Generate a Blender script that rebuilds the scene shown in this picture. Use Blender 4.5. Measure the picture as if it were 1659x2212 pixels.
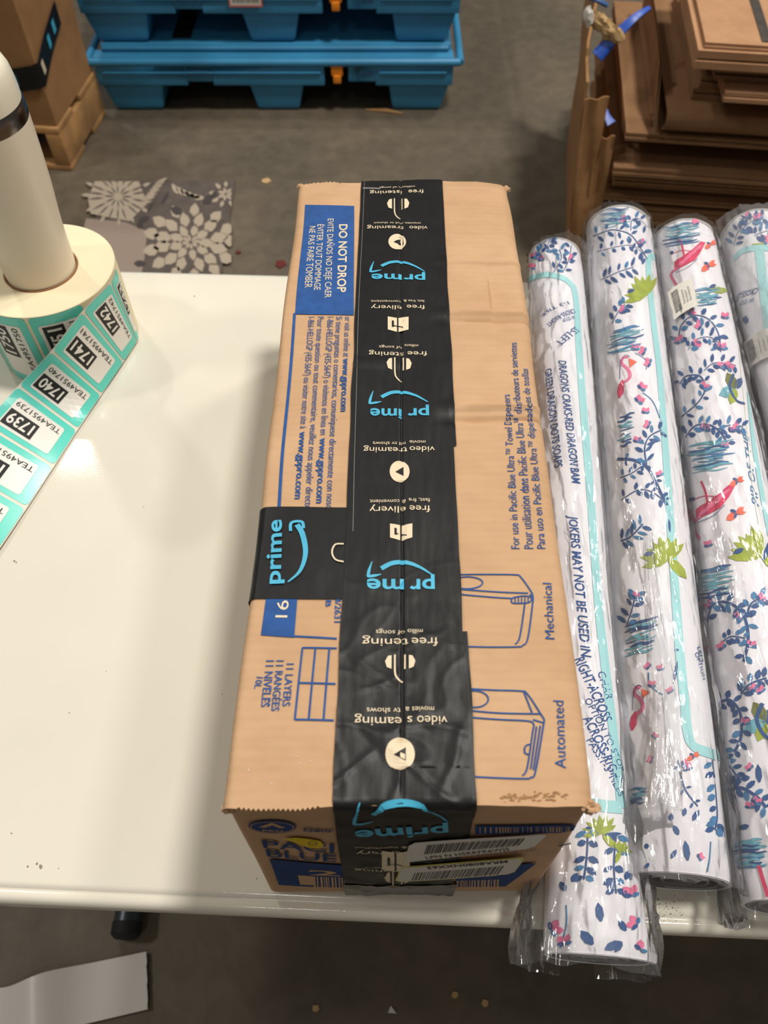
import bpy, bmesh, math, random
from mathutils import Vector, Matrix, noise
from mathutils.geometry import tessellate_polygon
random.seed(7)
SC = bpy.context.scene
for o in list(bpy.data.objects): bpy.data.objects.remove(o)
COL = SC.collection
R = math.radians

# ------------------------------------------------------------------ camera
W, HPX, FPX, PITCH, CAMZ = 1659, 2212, 1700.0, 55.5, 1.37
cam = bpy.data.cameras.new('camera'); cam_o = bpy.data.objects.new('camera', cam); COL.objects.link(cam_o)
cam.sensor_fit = 'VERTICAL'; cam.sensor_height = 36; cam.lens = 36*FPX/HPX
cam_o.location = (0, 0, CAMZ); cam_o.rotation_euler = (R(90-PITCH), 0, 0)
cam.clip_start = .05; cam.clip_end = 60
cam.dof.use_dof = True; cam.dof.focus_distance = .62; cam.dof.aperture_fstop = 9
SC.camera = cam_o
# ------------------------------------------------------------------ world, lamps, exposure
wd = bpy.data.worlds.new('world'); SC.world = wd; wd.use_nodes = True
wd.node_tree.nodes['Background'].inputs[0].default_value = (1, .93, .84, 1)
wd.node_tree.nodes['Background'].inputs[1].default_value = .19
def lamp(x, y, z, w, size=.36, col=(1, .95, .87)):
    l = bpy.data.lights.new('ceiling_lamp', 'AREA'); l.shape = 'DISK'; l.size = size; l.energy = w; l.color = col
    o = bpy.data.objects.new('ceiling_lamp', l); o.location = (x, y, z); COL.objects.link(o)
lamp(-3.0, 4.6, 6, 130)
lamp(1.6, .95, 6, 330, .8)
lamp(3.4, 3.6, 6, 230, .9)
lamp(-4.6, .7, 6, 130, .8)
lamp(-.9, -3.2, 6, 36, .8)
SC.view_settings.view_transform = 'Standard'; SC.view_settings.look = 'None'
SC.view_settings.gamma = 1; SC.view_settings.use_curve_mapping = False
SC.view_settings.exposure = -0.42

# ------------------------------------------------------------------ geometry of the view -> real places
CP, SP = math.cos(R(PITCH)), math.sin(R(PITCH))
def ray(px, py):
    u = (1106-py)/FPX; x = (px-829.5)/FPX
    return Vector((x, CP+u*SP, -(SP-u*CP)))
def P(px, py, z):
    r = ray(px, py); t = (z-CAMZ)/r.z
    return Vector((r.x*t, r.y*t, z))
def Q(px, py, Y):
    r = ray(px, py); t = Y/r.y
    return Vector((r.x*t, Y, CAMZ+r.z*t))

# ------------------------------------------------------------------ materials
def lin(c):
    return tuple(((v/255)/12.92 if v/255 <= .04045 else ((v/255+.055)/1.055)**2.4) for v in c)+(1,)
def mat(name, rgb, rough=.6, metal=0, var=0, vscale=8, vdist=None, bump=0, bscale=200, stretch=(1, 1, 1), spec=.5, dark=None, coat=0):
    m = bpy.data.materials.new(name); m.use_nodes = True
    nt = m.node_tree; N = nt.nodes; L = nt.links; b = N['Principled BSDF']
    b.inputs['Base Color'].default_value = lin(rgb); b.inputs['Roughness'].default_value = rough
    b.inputs['Metallic'].default_value = metal; b.inputs['Specular IOR Level'].default_value = spec
    if coat: b.inputs['Coat Weight'].default_value = coat; b.inputs['Coat Roughness'].default_value = .08
    tc = N.new('ShaderNodeTexCoord')
    if var:
        n = N.new('ShaderNodeTexNoise'); n.inputs['Scale'].default_value = vscale; n.inputs['Detail'].default_value = 6
        L.new(tc.outputs['Object'], n.inputs['Vector'])
        r = N.new('ShaderNodeValToRGB'); r.color_ramp.elements[0].position = .3; r.color_ramp.elements[1].position = .7
        a = dark or tuple(max(0, c*(1-var)) for c in rgb)
        r.color_ramp.elements[0].color = lin(a); r.color_ramp.elements[1].color = lin(rgb)
        L.new(n.outputs['Fac'], r.inputs['Fac']); L.new(r.outputs['Color'], b.inputs['Base Color'])
    if bump:
        mp = N.new('ShaderNodeMapping'); mp.inputs['Scale'].default_value = stretch
        n2 = N.new('ShaderNodeTexNoise'); n2.inputs['Scale'].default_value = bscale; n2.inputs['Detail'].default_value = 4
        L.new(tc.outputs['Object'], mp.inputs[0]); L.new(mp.outputs[0], n2.inputs['Vector'])
        bp = N.new('ShaderNodeBump'); bp.inputs['Strength'].default_value = bump; bp.inputs['Distance'].default_value = .001
        L.new(n2.outputs['Fac'], bp.inputs['Height']); L.new(bp.outputs['Normal'], b.inputs['Normal'])
    return m
def cardboard(name, rgb, dark, wave_axis='Y', wscale=54, strength=.22):
    m = mat(name, rgb, .82, var=.1, vscale=14, dark=dark, spec=.25)
    nt = m.node_tree; N = nt.nodes; L = nt.links; b = N['Principled BSDF']
    tc = [n for n in N if n.type == 'TEX_COORD'][0]
    w = N.new('ShaderNodeTexWave'); w.wave_type = 'BANDS'; w.bands_direction = wave_axis
    w.inputs['Scale'].default_value = wscale; w.inputs['Distortion'].default_value = .5; w.inputs['Detail'].default_value = 2
    w.inputs['Detail Scale'].default_value = .3
    L.new(tc.outputs['Object'], w.inputs['Vector'])
    n = N.new('ShaderNodeTexNoise'); n.inputs['Scale'].default_value = 420; n.inputs['Detail'].default_value = 3
    L.new(tc.outputs['Object'], n.inputs['Vector'])
    mx = N.new('ShaderNodeMath'); mx.operation = 'MULTIPLY_ADD'; mx.inputs[1].default_value = .35
    L.new(n.outputs['Fac'], mx.inputs[0]); L.new(w.outputs['Fac'], mx.inputs[2])
    bp = N.new('ShaderNodeBump'); bp.inputs['Strength'].default_value = strength; bp.inputs['Distance'].default_value = .0006
    L.new(mx.outputs[0], bp.inputs['Height']); L.new(bp.outputs['Normal'], b.inputs['Normal'])
    # printed-paper fibres and scuffs, part of the board itself
    n3 = N.new('ShaderNodeTexNoise'); n3.inputs['Scale'].default_value = 90; n3.inputs['Detail'].default_value = 8
    mp = N.new('ShaderNodeMapping'); mp.inputs['Scale'].default_value = (.6, 1.2, 1)
    L.new(tc.outputs['Object'], mp.inputs[0]); L.new(mp.outputs[0], n3.inputs['Vector'])
    rr = N.new('ShaderNodeValToRGB'); rr.color_ramp.elements[0].position = .3; rr.color_ramp.elements[1].position = .62
    rr.color_ramp.elements[0].color = (.93, .92, .905, 1); rr.color_ramp.elements[1].color = (1, 1, 1, 1)
    L.new(n3.outputs['Fac'], rr.inputs['Fac'])
    mc = N.new('ShaderNodeMix'); mc.data_type = 'RGBA'; mc.blend_type = 'MULTIPLY'; mc.inputs[0].default_value = 1
    src = b.inputs['Base Color'].links[0].from_socket
    L.new(src, mc.inputs[6]); L.new(rr.outputs['Color'], mc.inputs[7]); L.new(mc.outputs[2], b.inputs['Base Color'])
    return m
def film_mat(name, haze=.06, gloss=.7, rough=.06, bstr=.6, bs=24):
    m = bpy.data.materials.new(name); m.use_nodes = True; nt = m.node_tree; N = nt.nodes; L = nt.links
    N.remove(N['Principled BSDF']); out = [n for n in N if n.type == 'OUTPUT_MATERIAL'][0]
    tr = N.new('ShaderNodeBsdfTransparent'); gl = N.new('ShaderNodeBsdfGlossy'); gl.inputs['Roughness'].default_value = rough
    df = N.new('ShaderNodeBsdfDiffuse'); df.inputs[0].default_value = (.75, .76, .78, 1)
    fr = N.new('ShaderNodeFresnel'); fr.inputs[0].default_value = 1.5
    tc = N.new('ShaderNodeTexCoord'); mp = N.new('ShaderNodeMapping'); mp.inputs['Scale'].default_value = (2.2, .45, 2.2)
    n = N.new('ShaderNodeTexNoise'); n.inputs['Scale'].default_value = bs; n.inputs['Detail'].default_value = 3; n.inputs['Distortion'].default_value = 1.5
    L.new(tc.outputs['Object'], mp.inputs[0]); L.new(mp.outputs[0], n.inputs['Vector'])
    bp = N.new('ShaderNodeBump'); bp.inputs['Strength'].default_value = bstr; bp.inputs['Distance'].default_value = .006
    L.new(n.outputs['Fac'], bp.inputs['Height'])
    for s in (gl, fr, df): L.new(bp.outputs['Normal'], s.inputs['Normal'])
    m1 = N.new('ShaderNodeMixShader'); m1.inputs[0].default_value = haze; L.new(tr.outputs[0], m1.inputs[1]); L.new(df.outputs[0], m1.inputs[2])
    mu = N.new('ShaderNodeMath'); mu.operation = 'MULTIPLY'; mu.inputs[1].default_value = gloss; L.new(fr.outputs[0], mu.inputs[0])
    m2 = N.new('ShaderNodeMixShader'); L.new(mu.outputs[0], m2.inputs[0]); L.new(m1.outputs[0], m2.inputs[1]); L.new(gl.outputs[0], m2.inputs[2])
    L.new(m2.outputs[0], out.inputs[0]); return m

M = {}
M['card'] = cardboard('box_cardboard', (201, 165, 129), (191, 154, 118))
M['card_in'] = mat('torn_cardboard_edge', (170, 126, 84), .9, var=.2, vscale=200)
M['flute'] = mat('corrugation', (120, 84, 54), .9)
M['card_bg'] = cardboard('flattened_cardboard', (146, 110, 79), (134, 100, 70), strength=.25)
M['card_bg2'] = cardboard('pale_flattened_cardboard', (182, 140, 106), (168, 127, 94), strength=.2)
M['card_big'] = cardboard('large_box_cardboard', (158, 118, 78), (144, 106, 70), strength=.2)
M['blue_ink'] = mat('blue_ink', (42, 86, 152), .75, var=.12, vscale=120, spec=.3)
M['navy_ink'] = mat('dark_blue_ink', (34, 66, 120), .8, var=.1, vscale=90, spec=.3)
M['yellow_ink'] = mat('yellow_ink', (220, 190, 40), .8, spec=.3)
M['tape'] = mat('black_tape', (24, 23, 24), .46, var=.3, vscale=60, bump=.7, bscale=45, stretch=(1, .35, 1), spec=.32)
M['tape_cyan'] = mat('cyan_tape_print', (72, 178, 214), .5, var=.08, vscale=50)
M['tape_white'] = mat('cream_tape_print', (222, 205, 175), .55)
M['tape_clear'] = mat('grey_tape', (80, 74, 70), .3, var=.2, vscale=40, bump=.6, bscale=60)
M['white_lbl'] = mat('white_label_paper', (214, 210, 202), .5)
M['yellow_lbl'] = mat('yellow_label_border', (214, 200, 90), .5)
M['black_ink'] = mat('black_ink', (30, 28, 28), .6)
M['grey_ink'] = mat('grey_ink', (120, 118, 116), .6)
M['table'] = mat('table_plastic', (226, 221, 207), .075, var=.035, vscale=5, bump=.05, bscale=500, spec=.4)
M['smudge'] = mat('dirt_smudge', (140, 130, 112), .7)
M['steel'] = mat('grey_steel_tube', (70, 76, 84), .35, metal=.6)
M['black_rub'] = mat('black_rubber', (22, 22, 24), .7)
M['cream'] = mat('cream_powder_coat', (228, 216, 195), .32, spec=.4, bump=.05, bscale=900)
M['cream_lid'] = mat('cream_lid_plastic', (232, 225, 205), .28)
M['chrome'] = mat('brushed_steel', (120, 115, 112), .22, metal=1)
M['liner'] = mat('label_liner_edge', (236, 224, 190), .6, bump=.25, bscale=120)
M['liner_flat'] = mat('label_liner_paper', (226, 220, 204), .4)
M['teal'] = mat('teal_label', (98, 212, 196), .22, spec=.5)
M['lbl_white'] = mat('glossy_white_label', (232, 228, 220), .3)
M['core'] = mat('cardboard_core', (150, 100, 60), .8)
M['pblue'] = mat('blue_pallet_plastic', (60, 146, 194), .45, var=.12, vscale=6, bump=.2, bscale=80)
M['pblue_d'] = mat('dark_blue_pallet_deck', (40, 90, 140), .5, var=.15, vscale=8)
M['orange'] = mat('orange_latch', (236, 140, 30), .45)
M['wood'] = mat('pallet_wood', (186, 140, 88), .75, var=.25, vscale=14, bump=.4, bscale=60, stretch=(.2, 1, 1))
M['btape'] = mat('blue_plastic_strip', (30, 78, 176), .4)
M['rug'] = mat('rug_base', (96, 86, 80), .95, var=.15, vscale=30, bump=.8, bscale=500)
M['rug_b'] = mat('rug_beige', (170, 156, 138), .95, bump=.8, bscale=500)
M['rug_t'] = mat('rug_taupe', (146, 130, 118), .95, bump=.8, bscale=500)
M['rug_d'] = mat('rug_dark', (66, 60, 60), .95)
M['paper'] = mat('white_paper', (218, 214, 208), .35, var=.02, vscale=10)
M['mat_w'] = mat('white_mat_cloth', (228, 226, 232), .55, bump=.12, bscale=700)
M['mat_back'] = mat('grey_rubber_backing', (120, 118, 120), .8)
M['mteal'] = mat('pale_teal_print', (160, 212, 216), .55)
M['navy'] = mat('navy_brush_print', (36, 82, 142), .55, var=.12, vscale=160)
M['mid'] = mat('mid_blue_print', (66, 128, 178), .55, var=.12, vscale=160)
M['aqua'] = mat('aqua_print', (112, 178, 196), .55, var=.12, vscale=120)
M['pink'] = mat('pink_print', (236, 120, 160), .55, var=.1, vscale=160)
M['hot'] = mat('hot_pink_print', (222, 60, 104), .55, var=.15, vscale=120)
M['lime'] = mat('lime_print', (164, 178, 52), .55, var=.12, vscale=120)
M['coral'] = mat('coral_print', (232, 106, 80), .55)
M['lilac'] = mat('lilac_print', (168, 140, 190), .55)
M['olive'] = mat('olive_print', (110, 112, 50), .55)
M['white_hem'] = mat('white_hem', (236, 234, 226), .6)
M['film'] = film_mat('clear_plastic_film', haze=.035, gloss=.85, bstr=.4, rough=.07)
M['film_thick'] = film_mat('hazy_plastic_film', haze=.12, gloss=.7, rough=.07)
M['scrap'] = mat('tan_scrap', (190, 158, 112), .9)
M['red_scrap'] = mat('red_scrap', (96, 30, 26), .8)
# floor: stained, scuffed concrete
fm = bpy.data.materials.new('stained_concrete'); fm.use_nodes = True
N = fm.node_tree.nodes; L = fm.node_tree.links; b = N['Principled BSDF']; tc = N.new('ShaderNodeTexCoord')
def noi(sc, det, dist=0):
    n = N.new('ShaderNodeTexNoise'); n.inputs['Scale'].default_value = sc; n.inputs['Detail'].default_value = det
    n.inputs['Distortion'].default_value = dist; L.new(tc.outputs['Object'], n.inputs['Vector']); return n
n1 = noi(1.6, 8, .6); n2 = noi(22, 10, .3); n3 = noi(75, 6, 0)
r1 = N.new('ShaderNodeValToRGB'); r1.color_ramp.elements[0].position = .32; r1.color_ramp.elements[1].position = .7
r1.color_ramp.elements[0].color = lin((84, 77, 65)); r1.color_ramp.elements[1].color = lin((110, 99, 84))
r2 = N.new('ShaderNodeValToRGB'); r2.color_ramp.elements[0].position = .35; r2.color_ramp.elements[1].position = .68
r2.color_ramp.elements[0].color = (.82, .81, .79, 1); r2.color_ramp.elements[1].color = (1.08, 1.06, 1.04, 1)
r3 = N.new('ShaderNodeValToRGB'); r3.color_ramp.elements[0].position = .72; r3.color_ramp.elements[1].position = .80
r3.color_ramp.elements[0].color = (0, 0, 0, 1); r3.color_ramp.elements[1].color = (1, 1, 1, 1)
L.new(n1.outputs['Fac'], r1.inputs['Fac']); L.new(n2.outputs['Fac'], r2.inputs['Fac']); L.new(n3.outputs['Fac'], r3.inputs['Fac'])
mx = N.new('ShaderNodeMix'); mx.data_type = 'RGBA'; mx.blend_type = 'MULTIPLY'; mx.inputs[0].default_value = 1
L.new(r1.outputs[0], mx.inputs[6]); L.new(r2.outputs[0], mx.inputs[7])
mx2 = N.new('ShaderNodeMix'); mx2.data_type = 'RGBA'; L.new(r3.outputs[0], mx2.inputs[0]); L.new(mx.outputs[2], mx2.inputs[6]); mx2.inputs[7].default_value = lin((140, 122, 98))
L.new(mx2.outputs[2], b.inputs['Base Color']); b.inputs['Roughness'].default_value = .55
bp = N.new('ShaderNodeBump'); bp.inputs['Strength'].default_value = .4; bp.inputs['Distance'].default_value = .004
L.new(n2.outputs['Fac'], bp.inputs['Height']); L.new(bp.outputs['Normal'], b.inputs['Normal'])
M['floor'] = fm

# ------------------------------------------------------------------ mesh helpers
def thing(name, label, cat, loc, group=None):
    o = bpy.data.objects.new(name, None); o.empty_display_size = .05; o.location = loc; COL.objects.link(o)
    o['label'] = label; o['category'] = cat
    if group: o['group'] = group
    return o
def wloc(o):
    v = Vector((0, 0, 0))
    while o is not None: v = v+Vector(o.location); o = o.parent
    return v
class Mesh:
    def __init__(s): s.v = []; s.f = []; s.m = []; s.mats = []
    def mi(s, m):
        if m not in s.mats: s.mats.append(m)
        return s.mats.index(m)
    def add(s, vs, fs, m):
        b = len(s.v); s.v += [Vector(v) for v in vs]; i = s.mi(m)
        for f in fs: s.f.append(tuple(b+k for k in f)); s.m.append(i)
        return s
    def grid(s, fn, us, vs, m, closed=False):
        b = len(s.v); nu, nv = len(us), len(vs)
        for v in vs:
            for u in us: s.v.append(Vector(fn(u, v)))
        i = s.mi(m)
        for j in range(nv-1):
            for k in range(nu-1 if not closed else nu):
                k2 = (k+1) % nu
                s.f.append((b+j*nu+k, b+j*nu+k2, b+(j+1)*nu+k2, b+(j+1)*nu+k)); s.m.append(i)
        return s
    def box(s, lo, hi, m, mtx=None):
        vs = [Vector((x, y, z)) for z in (lo[2], hi[2]) for y in (lo[1], hi[1]) for x in (lo[0], hi[0])]
        if mtx: vs = [mtx @ v for v in vs]
        return s.add(vs, [(0, 2, 3, 1), (4, 5, 7, 6), (0, 1, 5, 4), (2, 6, 7, 3), (0, 4, 6, 2), (1, 3, 7, 5)], m)
    def tube(s, pts, r, m, n=14, caps=True):
        pts = [Vector(p) for p in pts]; rings = []; up = Vector((0, 0, 1))
        for i, p in enumerate(pts):
            d = (pts[min(i+1, len(pts)-1)]-pts[max(i-1, 0)]).normalized()
            a = d.cross(up); a = a.normalized() if a.length > 1e-3 else Vector((1, 0, 0)); c = a.cross(d)
            rr = r[i] if isinstance(r, (list, tuple)) else r
            rings.append([p+a*rr*math.cos(2*math.pi*k/n)+c*rr*math.sin(2*math.pi*k/n) for k in range(n)])
        vs = [v for g in rings for v in g]; fs = []
        for i in range(len(pts)-1):
            for k in range(n): fs.append((i*n+k, i*n+(k+1) % n, (i+1)*n+(k+1) % n, (i+1)*n+k))
        if caps: fs += [tuple(range(n))[::-1], tuple((len(pts)-1)*n+k for k in range(n))]
        return s.add(vs, fs, m)
    def lathe(s, prof, c, m, n=64):
        vs = [(c[0]+r*math.cos(2*math.pi*k/n), c[1]+r*math.sin(2*math.pi*k/n), z) for r, z in prof for k in range(n)]
        fs = [(i*n+k, i*n+(k+1) % n, (i+1)*n+(k+1) % n, (i+1)*n+k) for i in range(len(prof)-1) for k in range(n)]
        return s.add(vs, fs, m)
    def build(s, name, parent=None, smooth=True, bevel=0, label=None, weld=False, sharp=40):
        off = wloc(parent) if parent else Vector((0, 0, 0))
        me = bpy.data.meshes.new(name); me.from_pydata([tuple(v-off) for v in s.v], [], s.f)
        for m in s.mats: me.materials.append(M[m])
        me.polygons.foreach_set('material_index', s.m)
        if weld or bevel:
            bm = bmesh.new(); bm.from_mesh(me); bmesh.ops.remove_doubles(bm, verts=bm.verts, dist=1e-5)
            if bevel:
                es = [e for e in bm.edges if len(e.link_faces) == 2 and e.calc_face_angle(0) > .5]
                bmesh.ops.bevel(bm, geom=es, offset=bevel, segments=2, profile=.5, affect='EDGES')
            bmesh.ops.recalc_face_normals(bm, faces=bm.faces); bm.to_mesh(me); bm.free()
        if smooth:
            me.polygons.foreach_set('use_smooth', [True]*len(me.polygons))
            try: me.set_sharp_from_angle(angle=R(sharp))
            except Exception: pass
        me.update(); o = bpy.data.objects.new(name, me); COL.objects.link(o)
        if parent: o.parent = parent
        if label: o['label'] = label
        return o
def lsp(a, b, n): return [a+(b-a)*i/(n-1) for i in range(n)]
def N3(x, y, z=0., s=1.): return noise.noise(Vector((x*s, y*s, z*s)))

_tc = {}
def text_tris(st, bold=0., shear=0.):
    k = (st, bold, shear)
    if k in _tc: return _tc[k]
    cu = bpy.data.curves.new('t', 'FONT'); cu.body = st; cu.resolution_u = 3; cu.offset = bold; cu.shear = shear; cu.fill_mode = 'FRONT'
    o = bpy.data.objects.new('t', cu); COL.objects.link(o)
    bpy.context.view_layer.update()
    me = bpy.data.meshes.new_from_object(o.evaluated_get(bpy.context.evaluated_depsgraph_get()))
    me.calc_loop_triangles()
    vs = [(v.co.x, v.co.y) for v in me.vertices]; ts = [tuple(t.vertices) for t in me.loop_triangles]
    bpy.data.objects.remove(o); bpy.data.meshes.remove(me); bpy.data.curves.remove(cu)
    _tc[k] = (vs, ts); return vs, ts

class Decal:
    """flat print laid on a surface: shapes in the surface's own metric (a, b), each vertex lifted on to the real surface"""
    def __init__(s, surf, off=.0003, L=.02): s.surf = surf; s.off = off; s.L = L; s.me = Mesh(); s.k = 0
    def tri(s, a, b, c, m, off, depth=0):
        e = [(b-a).length, (c-b).length, (a-c).length]; mxl = max(e)
        if mxl > s.L and depth < 9:
            i = e.index(mxl); p = [a, b, c]; p = p[i:]+p[:i]; mid = (p[0]+p[1])/2
            s.tri(p[0], mid, p[2], m, off, depth+1); s.tri(mid, p[1], p[2], m, off, depth+1); return
        pts = [s.surf.at(q.x, q.y, off) for q in (a, b, c)]
        if any(q is None for q in pts): return
        s.me.add(pts, [(0, 1, 2)], m)
    def poly2(s, pts, m, lift=0):
        pts = [Vector(p) for p in pts]
        for t in tessellate_polygon([[Vector((p.x, p.y, 0)) for p in pts]]):
            a, b, c = [pts[i] for i in t]
            if (b-a).cross(c-a) < 0: b, c = c, b
            s.tri(a, b, c, m, s.off+lift)
    def px(s, pts): return [s.surf.to2(*p) for p in pts]
    def poly(s, pts, m, lift=0):
        q = s.px(pts)
        if any(v is None for v in q): return
        s.poly2(q, m, lift)
    def rect(s, x0, y0, x1, y1, m, lift=0): s.poly([(x0, y1), (x1, y1), (x1, y0), (x0, y0)], m, lift)
    def stroke2(s, q, w, m, lift=0, taper=False):
        n = len(q); Lp = []; Rp = []
        for i in range(n):
            d = q[min(i+1, n-1)]-q[max(i-1, 0)]
            if d.length < 1e-7: return
            d.normalize(); nn = Vector((-d.y, d.x)); ww = (w[i] if isinstance(w, (list, tuple)) else w)/2
            if taper: ww *= max(.15, math.sin(math.pi*(i+.5)/n))**.6
            Lp.append(q[i]+nn*ww); Rp.append(q[i]-nn*ww)
        for i in range(n-1):
            s.tri(Rp[i], Rp[i+1], Lp[i+1], m, s.off+lift); s.tri(Rp[i], Lp[i+1], Lp[i], m, s.off+lift)
    def stroke(s, pts, w, m, lift=0, taper=False, sm=True):
        pts = [Vector(p) for p in pts]
        if sm and len(pts) > 2: pts = catmull(pts, 6)
        q = [s.surf.to2(*p) for p in pts]; q = [v for v in q if v is not None]
        if len(q) < 2: return
        s.stroke2(q, w, m, lift, taper)
    def text(s, st, p0, p1, h, m, bold=0., shear=0., lift=0, is2=False):
        a = Vector(p0) if is2 else s.surf.to2(*p0); c = Vector(p1) if is2 else s.surf.to2(*p1)
        if a is None or c is None: return
        d = c-a; Ln = d.length; d.normalize(); up = Vector((-d.y, d.x))
        vs, ts = text_tris(st, bold, shear)
        if not vs: return
        x0 = min(v[0] for v in vs); x1 = max(v[0] for v in vs)
        sx = Ln/(x1-x0); sy = h/.72
        q = [a+d*((v[0]-x0)*sx)+up*(v[1]*sy) for v in vs]
        for t in ts:
            A, B, C = [q[i] for i in t]
            if (B-A).cross(C-A) < 0: B, C = C, B
            s.tri(A, B, C, m, s.off+lift)
    def build(s, name, parent, label=None): return s.me.build(name, parent, smooth=False, label=label) if s.me.f else None
def catmull(p, k):
    out = []; n = len(p)
    for i in range(n-1):
        a, b, c, d = p[max(i-1, 0)], p[i], p[i+1], p[min(i+2, n-1)]
        for j in range(k):
            t = j/k; out.append(.5*((2*b)+(c-a)*t+(2*a-5*b+4*c-d)*t*t+(3*b-a-3*c+d)*t**3))
    out.append(p[-1]); return out
def interp(tab, x):
    if isinstance(tab[0][1], tuple): return tuple(interp([(t, v[i]) for t, v in tab], x) for i in range(len(tab[0][1])))
    if x <= tab[0][0]: return tab[0][1]
    for (a, u), (b, v) in zip(tab, tab[1:]):
        if x <= b: return u+(v-u)*(x-a)/(b-a)
    return tab[-1][1]

# ================================================================== SETTING
fl = Mesh(); fl.grid(lambda u, v: (u, v, 0), lsp(-5, 5, 3), lsp(-3, 8, 3), 'floor')
f = fl.build('floor', smooth=False); f['kind'] = 'structure'
TZ = .73
# ================================================================== TABLE
def TY(x, y): return y-.04*x           # the table stands a little askew
tb = thing('folding_table', 'long white plastic folding table under the taped cardboard box', 'table', (.2, .44, 0))
tt = Mesh()
prof = [(.0815, -.026), (.0806, -.022), (.0798, -.016), (.0800, -.010), (.0812, -.0055), (.0835, -.0028), (.0862, -.0020), (.0882, -.0026), (.0896, -.0030), (.0908, -.0022), (.092, -.0004), (.095, 0)]
yb = .7965
full = prof+[(yb-.03, 0), (yb-.0085, -.0002), (yb-.003, -.002), (yb, -.008), (yb, -.026), (yb-.01, -.028), (.09, -.028), (.0815, -.026)]
xs = [-.70, -.697]+lsp(-.68, 1.18, 60)+[1.197, 1.20]
tt.grid(lambda u, k: (u, TY(u, full[int(k)][0]), TZ+full[int(k)][1]), xs, range(len(full)), 'table')
for x, sg in ((-.70, 1), (1.2, -1)):
    vs = [(x, TY(x, p[0]), TZ+p[1]) for p in full[:-1]]; tt.add(vs, [tuple(range(len(vs)))[::sg]], 'table')
tt.build('tabletop', tb, sharp=50)
for sx in (-1, 1):
    lg = Mesh(); x = .25+sx*.645 if sx > 0 else -.392
    for yy in (.20, .66):
        lg.tube([(x, TY(x, yy), TZ-.04), (x, TY(x, yy), .03)], .0125, 'steel')
    lg.tube([(x, .655, .0225), (x, .42, .0225), (x, .16, .0225)], .0215, 'steel')
    l_ = lg.build('leg_frame', tb)
    cp_ = Mesh(); cp_.lathe([(.0, .0225), (.0, .0225)], (x, .15), 'black_rub', 4) if 0 else None
    cp_.tube([(x, .165, .0228), (x, .148, .0228), (x, .142, .0228)], [.0226, .0226, .016], 'black_rub'); cp_.build('foot_cap', l_)
    br = Mesh(); br.tube([(x, TY(x, .43), TZ-.05), (x+.22*(-sx), TY(x, .43), TZ-.045)], .009, 'steel'); br.build('brace', l_)
class Plane2:
    def __init__(s, z): s.z = z
    def to2(s, px, py): p = P(px, py, s.z); return Vector((p.x, p.y))
    def at(s, a, b, off): return Vector((a, b, s.z+off))
sm = Decal(Plane2(TZ), .0002, .05)
def blot(d, px, py, r, m, n=9, asp=1., lift=0):
    d.poly([(px+r*(.7+.5*random.random())*math.cos(t), py+r*asp*(.7+.5*random.random())*math.sin(t)) for t in [2*math.pi*i/n for i in range(n)]], m, lift)
for _ in range(90): blot(sm, random.gauss(1415, 38), random.gauss(1962, 16), random.uniform(.6, 1.9), 'smudge', 6)
for (x, y, r) in ((80, 1866, 3), (88, 1872, 5), (60, 1872, 2.5), (127, 1876, 1.5), (554, 1898, 1.6), (25, 1800, 2), (150, 1540, 1.5), (310, 1095, 1.2), (420, 640, 1.5), (35, 1215, 2), (31, 1212, 2.5), (480, 1500, 1.2), (230, 1450, 1.)): blot(sm, x, y, r, 'smudge', 7)
sm.build('dirt_specks', tb, 'small grey dirt specks')['kind'] = 'stuff'

# ================================================================== SHIPPING BOX
BX0, BX1, BY0, BY1, BZ = -.0862, .1130, .1085, .680, .934
BW, BL, BH = BX1-BX0, BY1-BY0, BZ-TZ-.0006
SEAM = (868-829.5)/4038-BX0+.0005
bx = thing('shipping_box', 'long tan cardboard box sealed with black printed tape, front centre of the white table', 'box', (BX0+BW/2, BY0+BL/2, TZ))
def bdisp(a, b, z):
    """dents and bulges shared by the box, its flaps, its tape and its print"""
    t = max(0., min(1., (z-TZ)/BH))
    d = Vector((0, 0, 0))
    d.z = t*(.0016*N3(a*9, b*5, 3)+.0008*N3(a*30, b*14, 9))
    if a > SEAM:
        for bb, w, h in ((.285, .0028, .0022), (.2735, .0026, -.0024), (.565, .0025, .0013), (.452, .003, .0012), (.388, .003, .0018), (.379, .0025, -.0016)):
            d.z += 1.5*t*h*math.exp(-((b-bb-.02*(a-.15))/w)**2)*min(1, (a-SEAM-.02)*30 if a > SEAM+.02 else 0)
    ew = .0075+.004*N3(b*11, 4); d.z -= t*.55*max(0, a-(BW-ew)); ew = .0045+.003*N3(b*9, 8); d.z -= t*.4*max(0, ew-a)
    d.x = .0022*N3(0 if a < BW/2 else 7, b*8, z*6)*(1 if (a < .02 or a > BW-.02) else .2)
    if a > BW-.03: d.x += -.002*math.exp(-((b-.56)/.03)**2)+.0015*math.exp(-((b-.40)/.05)**2); d.z -= t*.003*math.exp(-((b-.41)/.03)**2)
    d.y = .0015*N3(a*12, 5, z*9)*(1 if (b < .02 or b > BL-.02) else 0)
    if b < .05: d.y -= .0125*(1-t)*(1-b/.05)
    if b < .02: d.y -= .003*math.sin(math.pi*min(1, max(0, a/BW)))*math.sin(math.pi*t)
    d.z -= t*.004*math.exp(-((a-BW)/.022)**2-((b-BL)/.02)**2)      # crushed back right corner
    d.z -= t*.0025*math.exp(-((a)/.012)**2-((b-BL)/.012)**2)
    d.z -= t*.003*math.exp(-((a-BW)/.012)**2-((b)/.01)**2)
    d.x += .006*(b/BL)*1.0
    return d
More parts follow.
